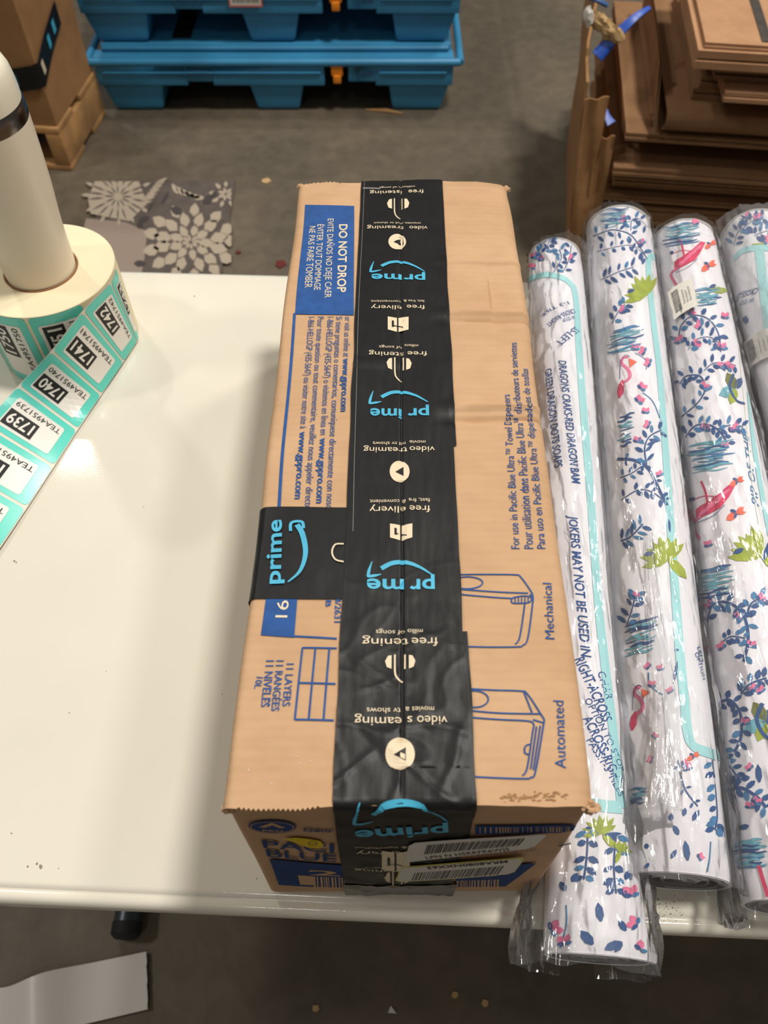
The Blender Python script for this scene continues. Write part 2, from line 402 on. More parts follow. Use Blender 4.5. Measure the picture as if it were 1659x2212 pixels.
class BoxSurf:
    def __init__(s, extra=None): s.extra = extra
    def wrap(s, c, size, r):
        if c > size/2: x, dr, nn, nz = s.wrap(size-c, size, r); return size-x, dr, -nn, nz
        if c >= r: return c, 0, 0, 1
        if c <= -r: return 0, -c, -1, 0
        t = (r-c)/(2*r)*math.pi/2
        return r-r*math.sin(t), r-r*math.cos(t), -math.sin(t), math.cos(t)
    def at(s, a, b, off=0):
        r = .004
        x, d1, nx, nz1 = s.wrap(a, BW, r); y, d2, ny, nz2 = s.wrap(b, BL, r)
        n = Vector((nx, ny, min(nz1, nz2))); n.normalize()
        z = BZ-d1-d2
        p = Vector((BX0+x, BY0+y, z))+n*off+bdisp(x, y, z)
        if s.extra: p += n*s.extra(a, b)
        return p
    def to2(s, px, py):
        p = P(px, py, BZ)
        if p.y >= BY0-.0005: return Vector((p.x-BX0-.006*(p.y-BY0)/BL, p.y-BY0))
        p = Q(px, py, BY0)
        for _ in range(4):
            t = min(1, max(0, (p.z-TZ)/BH)); p = Q(px, py, BY0-.0125*(1-t)-.0025*math.sin(math.pi*t))
        return Vector((p.x-BX0, min(0, p.z-BZ)))
BS = BoxSurf()
# body
bd = Mesh(); r = .0045
X0, X1, Y0, Y1, Z0, Z1 = BX0+.0008, BX1-.0008, BY0+.0012, BY1-.0012, TZ+.0008, BZ-.0042
def rb(p):
    q = Vector((min(max(p[0], X0+r), X1-r), min(max(p[1], Y0+r), Y1-r), min(max(p[2], Z0+r), Z1-r)))
    d = Vector(p)-q
    if d.length > 1e-9: p = q+d.normalized()*r
    return Vector(p)+bdisp(p[0]-BX0, p[1]-BY0, p[2])
gx = [X0, X0+r*.5, X0+r]+lsp(X0+.01, X1-.01, 22)+[X1-r, X1-r*.5, X1]
gy = [Y0, Y0+r*.5, Y0+r]+lsp(Y0+.01, Y1-.01, 60)+[Y1-r, Y1-r*.5, Y1]
gz = [Z0, Z0+r*.5, Z0+r]+lsp(Z0+.01, Z1-.01, 20)+[Z1-r, Z1-r*.5, Z1]
bd.grid(lambda u, v: rb((u, v, Z1)), gx, gy, 'card'); bd.grid(lambda u, v: rb((u, v, Z0)), gx[::-1], gy, 'card')
bd.grid(lambda u, v: rb((u, Y0, v)), gx, gz, 'card'); bd.grid(lambda u, v: rb((u, Y1, v)), gx[::-1], gz, 'card')
bd.grid(lambda u, v: rb((X0, u, v)), gy[::-1], gz, 'card'); bd.grid(lambda u, v: rb((X1, u, v)), gy, gz, 'card')
bd.build('box_body', bx, weld=True, sharp=60)
# two top flaps, their cut ends showing the fluting
def flap(side):
    m = Mesh()
    if side < 0: as_ = [-.009, -.006, -.004, -.002, 0, .002, .004, .006]+[.008+i*.0013 for i in range(int((SEAM-.0095)/.0013))]+[SEAM-.0007]
    else: as_ = [SEAM+.0007]+[SEAM+.002+i*.0013 for i in range(int((BW-SEAM-.010)/.0013))]+[BW-.006, BW-.004, BW-.002, BW, BW+.002, BW+.004, BW+.006, BW+.009]
    def edge(a):
        e = .0008*N3(a*60, side*3)
        if side < 0 and .008 < a < .051: e += .0011*(1 if int(a/.0013) % 2 else -.4)
        if side < 0: e -= .0016*math.sin(max(0, min(1, a/.06))*math.pi)
        else: e += .0012*math.exp(-((a-BW)/.01)**2)
        return e
    def lift(a, b):
        l = 0
        if side < 0: l += .0016*math.exp(-(b/.012)**2)*math.exp(-((a-.03)/.03)**2)
        if side < 0 and a > SEAM-.012: l -= .0015*math.exp(-(b/.02)**2)
        return l
    bs = [0, .0015, .003, .006]+lsp(.01, BL-.006, 330)+[BL-.003, BL-.0005]
    def top(a, b):
        e = edge(a) if b < .004 else (-edge(a*1.3) if b > BL-.004 else 0)
        p = BS.at(a, max(b, .0041), lift(a, b)); p.y += (b-max(b, .0041))+e
        return p
    m.grid(top, as_, bs, 'card')
    # front end: upper liner edge, flutes, lower liner
    m.grid(lambda a, k: top(a, 0)+Vector((0, .0006*k, -.0005*k)), as_, [0, 1], 'card_in')
    fa = [as_[4]+(as_[-5]-as_[4])*i/240 for i in range(241)]
    m.grid(lambda a, k: top(a, 0)+Vector((0, .0014+.0009*math.sin(a*2*math.pi/.0055), -.0004-.0018*k)), fa, [0, 1], 'flute')
    m.grid(lambda a, k: top(a, 0)+Vector((0, .0008+.0003*k, -.0028-.0012*k)), as_, [0, 1], 'card_in')
    m.grid(lambda a, k: top(a, BL-.0005)+Vector((0, -.0002*k, -.004*k)), as_[::-1], [0, 1], 'card_in')
    # inner edge along the seam
    sa = SEAM+side*.0007
    m.grid(lambda b, k: top(sa, b)+Vector((0, 0, -.0038*k)), bs[::side] if side > 0 else bs[::-1], [0, 1], 'card_in')
    m.build('top_flap', bx, sharp=35)
flap(-1); flap(1)
# torn corners
def crumple(cx, cy, cz, s, seed, n=10, asp=(1, 1, 1)):
    cr = Mesh()
    def fn(u, v):
        th = u*2*math.pi; ph = v*math.pi
        d = Vector((math.sin(ph)*math.cos(th)*asp[0], math.sin(ph)*math.sin(th)*asp[1], math.cos(ph)*asp[2]))
        k = 1+.55*noise.noise(d*2.3+Vector((seed, 0, 0)))+.3*noise.noise(d*6+Vector((0, seed, 0)))
        return Vector((cx, cy, cz))+d*s*k
    cr.grid(fn, [i/(2*n) for i in range(2*n)], [i/n for i in range(n+1)], 'card', closed=True)
    cr.build('crushed_corner', bx, label='crushed and torn cardboard corner', sharp=30)
crumple(BX1-.001, BY0+.001, BZ-.006, .0045, 1.2, asp=(1.1, .8, .9))
crumple(BX0+.002, BY0+.001, BZ-.007, .0035, 4.2, asp=(1, .8, 1))
crumple(BX1+.003, BY1-.003, BZ-.007, .0045, 8.2, asp=(.9, .7, .6))
crumple(BX0+.007, BY1-.002, BZ-.005, .0035, 3.1, asp=(1, .8, .6))
tr = Mesh(); p = [BS.at(*BS.to2(*q), .0012) for q in ((1038, 1705), (1062, 1700), (1068, 1712), (1052, 1752), (1070, 1768), (1034, 1768))]
# printing on the cardboard
pr = Decal(BS, .0007, .004)
B = 'blue_ink'
pr.poly([(640, 680), (765, 683), (765, 446), (659, 444)], B)
wh = .0045
pr.text('DO NOT DROP', (733, 487), (729, 634), .0075, 'tape_white', .018, lift=.0002)
pr.text('EVITE DAÑOS NO DEJE CAER', (708, 475), (702, 646), .0056, 'tape_white', 0, lift=.0002)
pr.text('ÉVITER TOUT DOMMAGE', (686, 487), (679, 629), .0056, 'tape_white', 0, lift=.0002)
pr.text('NE PAS FAIRE TOMBER', (668, 491), (661, 624), .0056, 'tape_white', 0, lift=.0002)
pr.stroke([(639, 678), (602, 1098)], .0022, B, sm=False)
def two(s1, s2, p0, p1, fr, h):
    p0, p1 = BS.to2(*p0), BS.to2(*p1); pm = p0+(p1-p0)*fr
    pr.text(s1, p0, pm-(p1-p0)*.008, h, B, is2=True); pr.text(s2, pm+(p1-p0)*.008, p1, h, B, .022, is2=True)
two('or visit us online at', 'www.gppro.com', (746, 686), (736, 890), .46, .0052)
pr.text('Si tiene preguntas o comentarios, comuníquese directamente con noso', (727, 686), (704, 1100), .0052, B)
two('1-866-HELLOGP (435-5647) o visítenos en línea en', 'www.gppro.com', (708, 686), (683, 1088), .68, .0052)
pr.text('Pour toute question ou tout commentaire, veuillez nous appeler directe', (687, 686), (658, 1100), .0052, B)
two('1-866-HELLOGP (435-5647) ou visiter notre site à', 'www.gppro.com', (667, 686), (637, 1080), .66, .0052)
pr.poly([(564, 1374), (636, 1379), (642, 1296), (573, 1292)], B)
pr.text('91', (598, 1299), (594, 1336), .0080, 'tape_white', 0, lift=.0002)
pr.stroke([(636, 1376), (728, 1381)], .0012, B, sm=False)
pr.text('B', (704, 1298), (703, 1312), .0034, B, .02)
pr.text('4/2631', (724, 1292), (722, 1346), .0040, B, .01)
tl, trr, br_, bl_ = (654, 1401), (728, 1402), (722, 1558), (638, 1556)
for a_, b_ in ((tl, trr), (bl_, br_), (tl, bl_), ((682, 1401), (668, 1557)), ((712, 1401), (700, 1557)), ((646, 1477), (726, 1479))): pr.stroke([a_, b_], .0011, B, sm=False)
pr.text('11 LAYERS', (620, 1435), (611, 1527), .0046, B, .012)
pr.text('11 RANGÉES', (598, 1428), (587, 1537), .0046, B, .012)
pr.text('11 NIVELES', (577, 1428), (567, 1528), .0046, B, .012)
pr.text('10L', (557, 1463), (552, 1488), .0040, B, .012)
pr.text('For use in Pacific Blue Ultra™ Towel Dispensers', (1122, 1187), (1101, 852), .0056, B)
pr.text('Pour utilisation dans Pacific Blue Ultra™ distributeurs de serviettes', (1150, 1187), (1113, 740), .0056, B)
pr.text('Para uso en Pacific Blue Ultra™ dispensadores de toallas', (1176, 1187), (1140, 796), .0056, B)
pr.text('Mechanical', (1193, 1383), (1188, 1262), .0058, B)
pr.text('Automated', (1219, 1661), (1211, 1515), .0062, B)
def ell(cx, cy, rx, ry, n=28): return [(cx+rx*math.cos(2*math.pi*i/n), cy+ry*math.sin(2*math.pi*i/n)) for i in range(n+1)]
lw = .00085
for pts in ([(960, 1242), (1060, 1242), (1112, 1243), (1124, 1248), (1144, 1276), (1150, 1290), (1149, 1310), (1139, 1380), (1128, 1395), (1110, 1398), (985, 1397)],
            [(970, 1262), (985, 1272), (1060, 1279), (1140, 1283)], [(972, 1276), (990, 1284), (1060, 1291), (1108, 1294)],
            [(1133, 1304), (1122, 1376), (1112, 1392)], [(1150, 1290), (1143, 1286)],
            [(1108, 1292), (1104, 1298), (1108, 1304), (1136, 1304), (1146, 1300), (1146, 1292), (1130, 1289), (1108, 1292)],
            [(990, 1487), (1060, 1490), (1122, 1493), (1138, 1500), (1168, 1545), (1174, 1556), (1172, 1572), (1156, 1668), (1146, 1680), (1128, 1683), (1010, 1681)],
            [(992, 1526), (1010, 1534), (1080, 1540), (1166, 1543)], [(994, 1542), (1012, 1549), (1080, 1554), (1140, 1558), (1152, 1566), (1150, 1580), (1138, 1660), (1128, 1676)],
            [(1130, 1494), (1148, 1540)], [(1158, 1570), (1146, 1662)], [(1166, 1568), (1152, 1664)], [(1150, 1555), (1172, 1562)],
            [(1144, 1608), (1134, 1612), (1133, 1626), (1142, 1630)]):
    pr.stroke(pts, lw, B, sm=True)
pr.stroke(ell(1008, 1260, 34, 13), lw, B, sm=False); pr.stroke(ell(1024, 1510, 30, 18), lw, B, sm=False)
for k in range(5): pr.stroke([(1112+k*7, 1292), (1112+k*7, 1303)], .0006, B, sm=False)
pr.build('blue_print', bx, 'blue printed lettering and dispenser drawings on the top')
# soft scuff bands
sc = Decal(BS, .0006, .01)
for _ in range(60): blot(sc, random.uniform(1080, 1225), random.gauss(1722, 5), random.uniform(2, 6), 'card_in', 7, .5)
for _ in range(16): blot(sc, random.uniform(520, 700), random.uniform(1600, 1720), random.uniform(.8, 2), 'white_lbl', 6, .6)
sc.build('scuffs', bx, 'brown scuff marks near the front edge')['kind'] = 'stuff'
# print on the front face
fp = Decal(BS, 0.0, .012)
V = 'navy_ink'
fp.poly(ell(589, 1786, 51, 15)[:-1], V); fp.stroke(ell(589, 1786, 46, 12.5), .0006, 'card', .0002, sm=False)
fp.poly([(560, 1786), (588, 1775), (618, 1786), (604, 1787), (589, 1781), (574, 1787)], 'card', .0003)
fp.text('PRO', (570, 1796), (614, 1796), .0035, 'card', .02, lift=.0003)
fp.text('Geor', (655, 1795), (722, 1797), .0055, V, .03)
fp.text('PACI', (570, 1837), (722, 1839), .0165, V, .012)
fp.text('BLUE', (577, 1857), (727, 1859), .0165, V, .012)
fp.poly([(600, 1914), (760, 1918), (760, 1866), (581, 1863)], V)
fp.text('2', (668, 1890), (735, 1890), .0140, 'card', .02, lift=.0002)
fp.poly([(648, 1911), (682, 1912), (680, 1893), (643, 1892)], 'card', .0002)
xx = 676
while xx < 766:
    w_ = random.choice((2, 3, 4.5)); fp.poly([(xx+2, 1918), (xx+2+w_, 1918), (xx+w_, 1893), (xx, 1893)], 'card', .0002); xx += w_+random.choice((2, 3, 5))
fp.poly([(985, 1917), (1092, 1918), (1160, 1868), (1030, 1872), (985, 1880)], V)
fp.poly([(1032, 1890), (1060, 1888), (1062, 1878), (1040, 1878)], 'card', .0002)
fp.text('1', (1050, 1893), (1072, 1892), .012, 'card', .03, lift=.0002)
xx = 986
while xx < 1080:
    w_ = random.choice((2, 3, 4)); fp.poly([(xx, 1919), (xx+w_, 1919), (xx+w_+1, 1901), (xx+1, 1901)], 'card', .0002); xx += w_+random.choice((2, 3, 4))
fp.poly([(1026, 1786), (1246, 1784), (1240, 1796), (1205, 1803), (1026, 1803)], V)
xx = 1036
while xx < 1230:
    w_ = random.choice((1.5, 3)); fp.poly([(xx, 1800), (xx+w_, 1800), (xx+w_, 1788), (xx, 1788)], 'card', .0002); xx += w_+random.choice((3, 5, 9))
fp.text('ROLLS PER CASE 6', (1032, 1838), (1150, 1834), .0045, V, .02)
fp.text('ROLLOS POR CAJA', (1032, 1848), (1160, 1840), .0035, V, .0)
fp.stroke([(1206, 1832), (1245, 1822)], .002, V, sm=False)
fp.poly([(612, 1812), (640, 1808), (668, 1810), (692, 1814), (700, 1822), (690, 1830), (666, 1829), (640, 1820)], 'yellow_ink', .0003)
fp.stroke(ell(676, 1819, 9, 5), .0005, 'olive', .0005, sm=False); fp.stroke([(668, 1819), (684, 1819)], .0005, 'olive', .0005, sm=False)
fp.build('front_print', bx, 'dark blue printing on the front end with a small yellow mark')
# ---- tape
def wr(a, b):
    k = .0009*max(0, 1-b/.17) if b > 0 else .0006
    rdg = sum(max(0, 1-abs(N3(a*f1+b*f2, b*f3-a*f4, sd_))*7)**2*w_ for f1, f2, f3, f4, sd_, w_ in ((16, 22, 12, 10, 1, 1), (22, -26, 16, -12, 4, .8), (30, 6, 30, 0, 8, .6)))*k*1.1
    v = abs(N3(a*60+b*38, b*30-a*22, 2))*k*1.6+.0003*abs(N3(a*180, b*25, 5))
    v += .0009*math.exp(-((b-.33)/.0016)**2)*(1 if a < SEAM else .2)
    v += rdg-(.0011*min(1, -b/.006) if b < 0 else 0)
    g = -.0013*math.exp(-((a-SEAM)/.0009)**2)*(1 if b > .012 else max(0, b/.012) if b > 0 else 0)
    return v+g
TS = BoxSurf(wr)
A0, A1 = -.0272-BX0, .0468-BX0
def tgrid(name, a0, a1, b0, b1, off, m='tape', n=60, jag=0, axis='b', label=None):
    me = Mesh()
    if axis == 'b':
        as_ = sorted(set([round(a0+(a1-a0)*i/44, 5) for i in range(45)]+[x for x in (SEAM-.003, SEAM-.0018, SEAM-.0009, SEAM, SEAM+.0009, SEAM+.0018, SEAM+.003) if a0 < x < a1]))
        bs = sorted(lsp(b0, b1, n)+(lsp(.006, .16, 110) if b0 < 0 and b1 > .2 else [])+[x for x in (-.005, -.004, -.003, -.002, -.001, 0, .001, .002, .003, .004, .005, BL-.004, BL-.002, BL, BL+.002, BL+.004) if b0 < x < b1])
        ed = lambda a, b: (.0009*N3(b*25, 1, off*1e4) if abs(a-a0) < 1e-4 or abs(a-a1) < 1e-4 else 0)
        me.grid(lambda a, b: TS.at(a+ed(a, b), b+(jag*random.uniform(-1, 1) if b in (bs[0], bs[-1]) else 0), off), as_, bs, m)
    else:
        as_ = sorted(lsp(a0, a1, n)+[-.005, -.004, -.002, 0, .002, .004, .005]); bs = lsp(b0, b1, 24)
        me.grid(lambda a, b: TS.at(a, b, off), as_, bs, m)
    return me.build(name, bx, label=label, sharp=80)
side = tgrid('side_tape', -.06, A0+.01, BS.to2(560, 1296)[1], BS.to2(600, 1097)[1], .0009, axis='a', n=40, label='short black tape strip wrapped over the left edge')
main = tgrid('main_tape', A0, A1, -.195, BL+.06, .0015, n=190, label='black tape strip along the whole top')
over = tgrid('upper_tape_layer', A1-.02, A1+.0022, BS.to2(960, 965)[1], BL+.05, .0012, n=60)
over2 = tgrid('lower_tape_layer', A1-.03, A1+.0028, -.062, BS.to2(980, 1366)[1], .0012, n=40)
gr = tgrid('grey_tape_end', A0-.001, A1+.004, -.197, -.158, .0022, 'tape_clear', n=12, label='greyish worn tape end at the bottom of the front')
td = Decal(TS, .0021, .006)
C, Wt = 'tape_cyan', 'tape_white'
def mirrored(parts, hgt, m=Wt, bold=0):
    for st, xr, xl, y in parts: td.text(st, (xr, y), (xl, y), hgt, m, bold)
def smile(x0, x1, y, h):
    w = x1-x0
    pts = [(x1, y+h*.62), (x0+w*.80, y+h*.08), (x0+w*.60, y-h*.22), (x0+w*.38, y-h*.20), (x0+w*.20, y+h*.18)]
    c = catmull([Vector(p) for p in pts], 8); q = [TS.to2(*p) for p in c]
    n = len(q); td.stroke2(q, [.0005+.0027*math.sin(math.pi*min(1, (i+1)/(n*.75))/2) for i in range(n)], C)
    td.stroke([(x0+w*.06, y-h*.30), (x0+w*.02, y+h*.20), (x0, y+h*.62), (x0+w*.01, y+h*.72), (x0+w*.10, y+h*.66), (x0+w*.20, y+h*.56)], [.0004, .0006, .0008, .001, .0012, .0014, .0016, .0018, .002]+[.002]*16+[.0018, .0015, .0013, .001, .0008, .0006]+[.0005]*8, C)
def prime(y, xs_, hgt, me=('me',), pr_=('pr',)):
    x0, xm, xn, x1 = xs_
    td.text(pr_[0], (x1, y), (xn, y), hgt, C, .022); td.text(me[0], (xm, y), (x0, y), hgt, C, .022)
def headph(cx, cy, s):
    for sg in (-1, 1):
        td.poly([(cx+sg*s*.56, cy-s*.5), (cx+sg*s*.80, cy-s*.46), (cx+sg*s, cy-s*.1), (cx+sg*s*.88, cy+s*.3), (cx+sg*s*.56, cy+s*.42)][::sg], Wt)
        td.stroke([(cx+sg*s*.34, cy-s*.55), (cx+sg*s*.34, cy+s*.45)], .0010, Wt, sm=False)
    td.stroke([(cx-s*.34, cy+s*.4), (cx-s*.28, cy+s*.9), (cx, cy+s*1.25), (cx+s*.2, cy+s*1.3)], .0011, Wt)
def play(cx, cy, s, asp=.9):
    td.poly([(cx+s*math.cos(t), cy-s*asp*math.sin(t)) for t in [2*math.pi*i/30 for i in range(30)]], Wt)
    td.poly([(cx-s*.42, cy+s*.05*asp), (cx+s*.42, cy+s*.42*asp), (cx+s*.42, cy-s*.42*asp)][::1], 'tape', .0003)
def parcel(cx, cy, s):
    td.poly([(cx-s, cy+s*.5), (cx-s*.1, cy+s*.75), (cx-s*.1, cy-s*.6), (cx-s, cy-s*.75)], Wt)
    td.poly([(cx+s*.05, cy+s*.75), (cx+s, cy+s*.5), (cx+s, cy-s*.75), (cx+s*.05, cy-s*.6)], Wt)
    td.poly([(cx-s*.6, cy+s*.25), (cx-s*.4, cy+s*.3), (cx-s*.4, cy-s*.3), (cx-s*.6, cy-s*.35)], 'tape', .0003)
    td.stroke([(cx-s*.5, cy+s*.15), (cx+s*.5, cy+s*.3)], .0009, 'tape', .0003, sm=False)
T1 = .0052
td.stroke([(864, 382), (868, 388)], .003, C, sm=False); td.stroke([(880, 381), (912, 382)], .0012, C, sm=False)
mirrored([('free', 915, 882, 417), ('istening', 868, 799, 417)], T1); mirrored([('millions of songs', 896, 820, 408)], .0026)
headph(860, 447, 24)
mirrored([('video', 923, 884, 494), ('treaming', 872, 793, 494)], T1); mirrored([('movies and tv shows', 908, 808, 486)], .0026)
play(858, 528, 19, .88)
smile(801, 917, 577, 22); prime(598, (803, 868, 872, 918), .0098)
mirrored([('fast, free &', 916, 872, 652), ('convenient', 866, 802, 654)], .0028); mirrored([('free', 917, 878, 663), ('elivery', 868, 802, 665)], T1)
parcel(860, 705, 22)
mirrored([('millions', 903, 874, 747), ('of songs', 868, 819, 751)], .0030); mirrored([('free', 922, 880, 762), ('stening', 872, 797, 764)], T1)
headph(862, 790, 27)
smile(799, 924, 856, 26); prime(886, (800, 868, 880, 926), .0104, me=('ime',))
mirrored([('movie', 918, 884, 955), ('nd tv shows', 876, 806, 958)], .0032); mirrored([('video', 938, 884, 968), ('treaming', 880, 786, 970)], T1)
play(863, 1022, 21, 1.1)
mirrored([('fast, fre', 928, 882, 1080), ('& convenient', 876, 799, 1083)], .0032); mirrored([('free', 928, 884, 1096), ('elivery', 876, 798, 1098)], .0056)
parcel(866, 1153, 24)
smile(795, 934, 1226, 32); prime(1255, (792, 872, 884, 938), .0106)
mirrored([('millio', 912, 880, 1362), ('of songs', 874, 812, 1364)], .0032); mirrored([('free', 944, 888, 1381), ('tening', 882, 783, 1382)], .0056)
headph(864, 1434, 32)
mirrored([('movies a', 936, 876, 1530), ('tv shows', 866, 793, 1532)], .0034); mirrored([('video s', 964, 880, 1550), ('eaming', 868, 767, 1552)], .0056)
play(864, 1632, 31, 1.15)
smile(766, 968, 1746, 38)
td.text('prime', (967, 1780), (766, 1786), .0175, C, .022)
mirrored([('fast, free & convenient', 960, 766, 1821)], .0030); mirrored([('free delivery', 962, 770, 1830)], .0058)
parcel(855, 1850, 30)
mirrored([('millions of songs', 930, 780, 1862)], .0030); mirrored([('free listening', 960, 766, 1868)], .0058); headph(858, 1888, 28)
td.text('prime', (603, 1265), (607, 1127), .0100, C, .022)
q = catmull([Vector(p) for p in ((622, 1262), (648, 1238), (660, 1200), (654, 1160), (642, 1138))], 8); q = [TS.to2(*p) for p in q]; n = len(q)
td.stroke2(q, [.0006+.003*math.sin(math.pi*min(1, (i+1)/(n*.8))/2) for i in range(n)], C)
td.stroke([(628, 1152), (630, 1134), (652, 1132), (656, 1146)], [.002]*40, C)
td.stroke([(742, 1178), (724, 1180), (717, 1196), (724, 1212), (742, 1217)], .0011, Wt)
# long fine crease line of the older tape layer and scratches
td.stroke([(788, 390), (774, 700), (766, 1000), (762, 1150)], .0004, 'grey_ink', -.0002, sm=False)
td.stroke([(784, 409), (822, 411)], .0022, 'grey_ink', -.0003, sm=False)
td.build('tape_print', bx, 'cyan and cream lettering, smiles and icons on the tape')
# ---- two stickers on the front
FS = BoxSurf(lambda a, b: .0)
def sticker(name, quad, rim, label, txt, rows):
    d = Decal(FS, .0021, .012); q = [FS.to2(*p) for p in quad]    # bl, br, tr, tl
    def bi(u, v): return q[0]*(1-u)*(1-v)+q[1]*u*(1-v)+q[2]*u*v+q[3]*(1-u)*v
    def rr(u0, v0, u1, v1, m, lift, c=.04):
        pts = [(u0+c, v0), (u1-c, v0), (u1, v0+c*3), (u1, v1-c*3), (u1-c, v1), (u0+c, v1), (u0, v1-c*3), (u0, v0+c*3)]
        d.poly2([bi(*p) for p in pts], m, lift)
    rr(0, 0, 1, 1, rim or 'white_lbl', 0)
    if rim: rr(.012, .05, .988, .95, 'white_lbl', .0002)
    v0, v1, t0, flip = rows
    u = .14
    while u < .86:
        w = random.choice((.006, .008, .012)); d.poly2([bi(u, v0), bi(u+w, v0), bi(u+w, v1), bi(u, v1)], 'black_ink', .0004); u += w+random.choice((.006, .009, .013))
    if flip: d.text(txt, bi(.86, t0), bi(.22, t0), .0055, 'black_ink', .02, lift=.0004, is2=True)
    else: d.text(txt, bi(.18, t0), bi(.82, t0), .0055, 'black_ink', 0, lift=.0004, is2=True)
    d.build(name, bx, label)
sticker('barcode_sticker', [(872, 1851), (1150, 1826), (1182, 1796), (884, 1812)], None, 'white barcode sticker with grey lettering', 'LPN N H5RRFR6WJS', (.38, .85, .08, False))
sticker('barcode_sticker', [(852, 1896), (1108, 1882), (1136, 1844), (864, 1860)], 'yellow_lbl', 'white barcode sticker with a yellow border', 'MRA8080NXX63', (.1, .62, .92, True))

# ================================================================== LABEL ROLL + STRIP
RC = Vector((-.363, .684)); RR = .0765; RT = TZ+.1
lr = thing('label_roll', 'roll of teal numbered labels standing on end with a loose strip trailing', 'label roll', (RC.x, RC.y, TZ))
ro = Mesh()
ro.lathe([(.0385, TZ+.0008), (.0765, TZ+.0008), (RR, TZ+.003), (RR, RT-.0006), (RR-.0006, RT), (.06, RT+.0002), (.0400, RT), (.0385, RT-.0004), (.0385, TZ+.001)], RC, 'liner', 96)
ro.build('roll', lr, sharp=40)
cm = Mesh(); cm.lathe([(.0383, TZ+.002), (.0383, RT+.0006), (.0370, RT+.0006), (.0370, TZ+.002)], RC, 'core', 64); cm.build('core', lr)
class Cyl:
    def at(s, a, w, off): t = a/RR; return Vector((RC.x+(RR+off)*math.cos(t), RC.y+(RR+off)*math.sin(t), TZ+w))
class Strip:
    def __init__(s):
        pr_ = [((-.2905+.004, .672), .0985, (-.2875, .669), .003)]
        A = []; Bp = []
        # (A edge upper/left point, B edge lower/right point) as world points
        A.append(Vector((-.2885, .6860, TZ+.099))); Bp.append(Vector((-.2860, .6840, TZ+.003)))
        A.append(P(233, 608, TZ+.097)); Bp.append(P(284, 738, TZ+.003))
        A.append(P(178, 672, TZ+.094)); Bp.append(P(267, 782, TZ+.003))
        A.append(P(111, 757, TZ+.070)); Bp.append(P(219, 853, TZ+.003))
        A.append(P(40, 833, TZ+.025)); Bp.append(P(168, 929, TZ+.0025))
        A.append(P(-35, 915, TZ+.007)); Bp.append(P(117, 1008, TZ+.0025))
        A.append(P(-112, 1002, TZ+.002)); Bp.append(P(58, 1098, TZ+.003))
        A.append(P(-195, 1092, TZ+.002)); Bp.append(P(-4, 1190, TZ+.004))
        A.append(P(-285, 1190, TZ+.002)); Bp.append(P(-75, 1290, TZ+.004))
        for q in A[:3]+Bp[:3]:
            v = Vector((q.x, q.y))-RC
            if v.length < RR+.0016: v = v.normalized()*(RR+.0016); q.x = RC.x+v.x; q.y = RC.y+v.y
        s.A = A; s.B = Bp; s.n = len(A)
    def cr(s, p, l):
        i = int(min(max(math.floor(l), 0), s.n-2)); t = l-i
        a, b, c, d = p[max(i-1, 0)], p[i], p[i+1], p[min(i+2, s.n-1)]
        return .5*((2*b)+(c-a)*t+(2*a-5*b+4*c-d)*t*t+(3*b-a-3*c+d)*t**3)
    # surface metric: a = across from the B edge to the A edge (0..1), b = label index running towards the roll is negative
    def at(s, a, b, off):
        l = -b; A, Bq = s.cr(s.A, l), s.cr(s.B, l); p = Bq.lerp(A, a)
        e = .02; dl = (s.cr(s.B, min(l+e, s.n-1.001)).lerp(s.cr(s.A, min(l+e, s.n-1.001)), a)-s.cr(s.B, l-e if l > e else 0).lerp(s.cr(s.A, l-e if l > e else 0), a))
        n = (A-Bq).cross(dl); n.normalize()
        if n.z < 0 and l > 2: n = -n
        if l <= 2 and n.x < 0: n = -n
        return p+n*off
ST = Strip()
sp = Mesh(); ls = lsp(0, ST.n-1.001, 120)
sp.grid(lambda a, l: ST.at(a, -l, .0002), lsp(0, 1, 13), ls, 'liner_flat'); sp.grid(lambda a, l: ST.at(a, -l, -.0001), lsp(1, 0, 13), ls, 'liner_flat')
strip_o = sp.build('label_strip', lr, sharp=60, label='loose strip of teal labels lying across the table')
def label_print(d, at2, num):
    """at2(u, v): label in upright reading frame, u 0..1 left to right, v 0..1 bottom to top"""
    def rr(u0, v0, u1, v1, m, lift, cu=.05, cv=.08):
        pts = []
        for cx, cy, t0 in ((u1-cu, v1-cv, 0), (u0+cu, v1-cv, 90), (u0+cu, v0+cv, 180), (u1-cu, v0+cv, 270)):
            for k in range(4): t = R(t0+30*k); pts.append((cx+cu*math.cos(t), cy+cv*math.sin(t)))
        d.poly2([at2(*p) for p in pts], m, lift)
    rr(.01, .03, .99, .97, 'teal', 0); rr(.14, .17, .88, .86, 'lbl_white', .0003, .03, .05)
    rr(.42, .44, .86, .80, 'black_ink', .0005, .002, .002)
    d.label_text(num, at2, .46, .82, .50, .24, 'lbl_white', .02)
    d.label_text('TEA495'+num, at2, .17, .85, .24, .115, 'black_ink', 0)
class LD(Decal):
    def label_text(s, st, at2, u0, u1, v0, vh, m, bold):
        vs, ts = text_tris(st, bold); x0 = min(v[0] for v in vs); x1 = max(v[0] for v in vs)
        q = [at2(u0+(v[0]-x0)/(x1-x0)*(u1-u0), v0+v[1]/.72*vh) for v in vs]
        for t in ts: s.tri(*[q[i] for i in t], m, s.off+.0007)
LAB = ['1743', '1742', '1741', '1740', '1739', '1738', '1737', '1736']
sd = LD(ST, .0006, .12)
for i, nm in enumerate(LAB):
    sd.surf = ST; label_print(sd, lambda u, v, i=i: Vector((u, -(i+v))), nm)
sd.build('labels', lr, 'teal bordered white labels with black number boxes')
cd = LD(Cyl(), .0004, .01)
pitch = .059
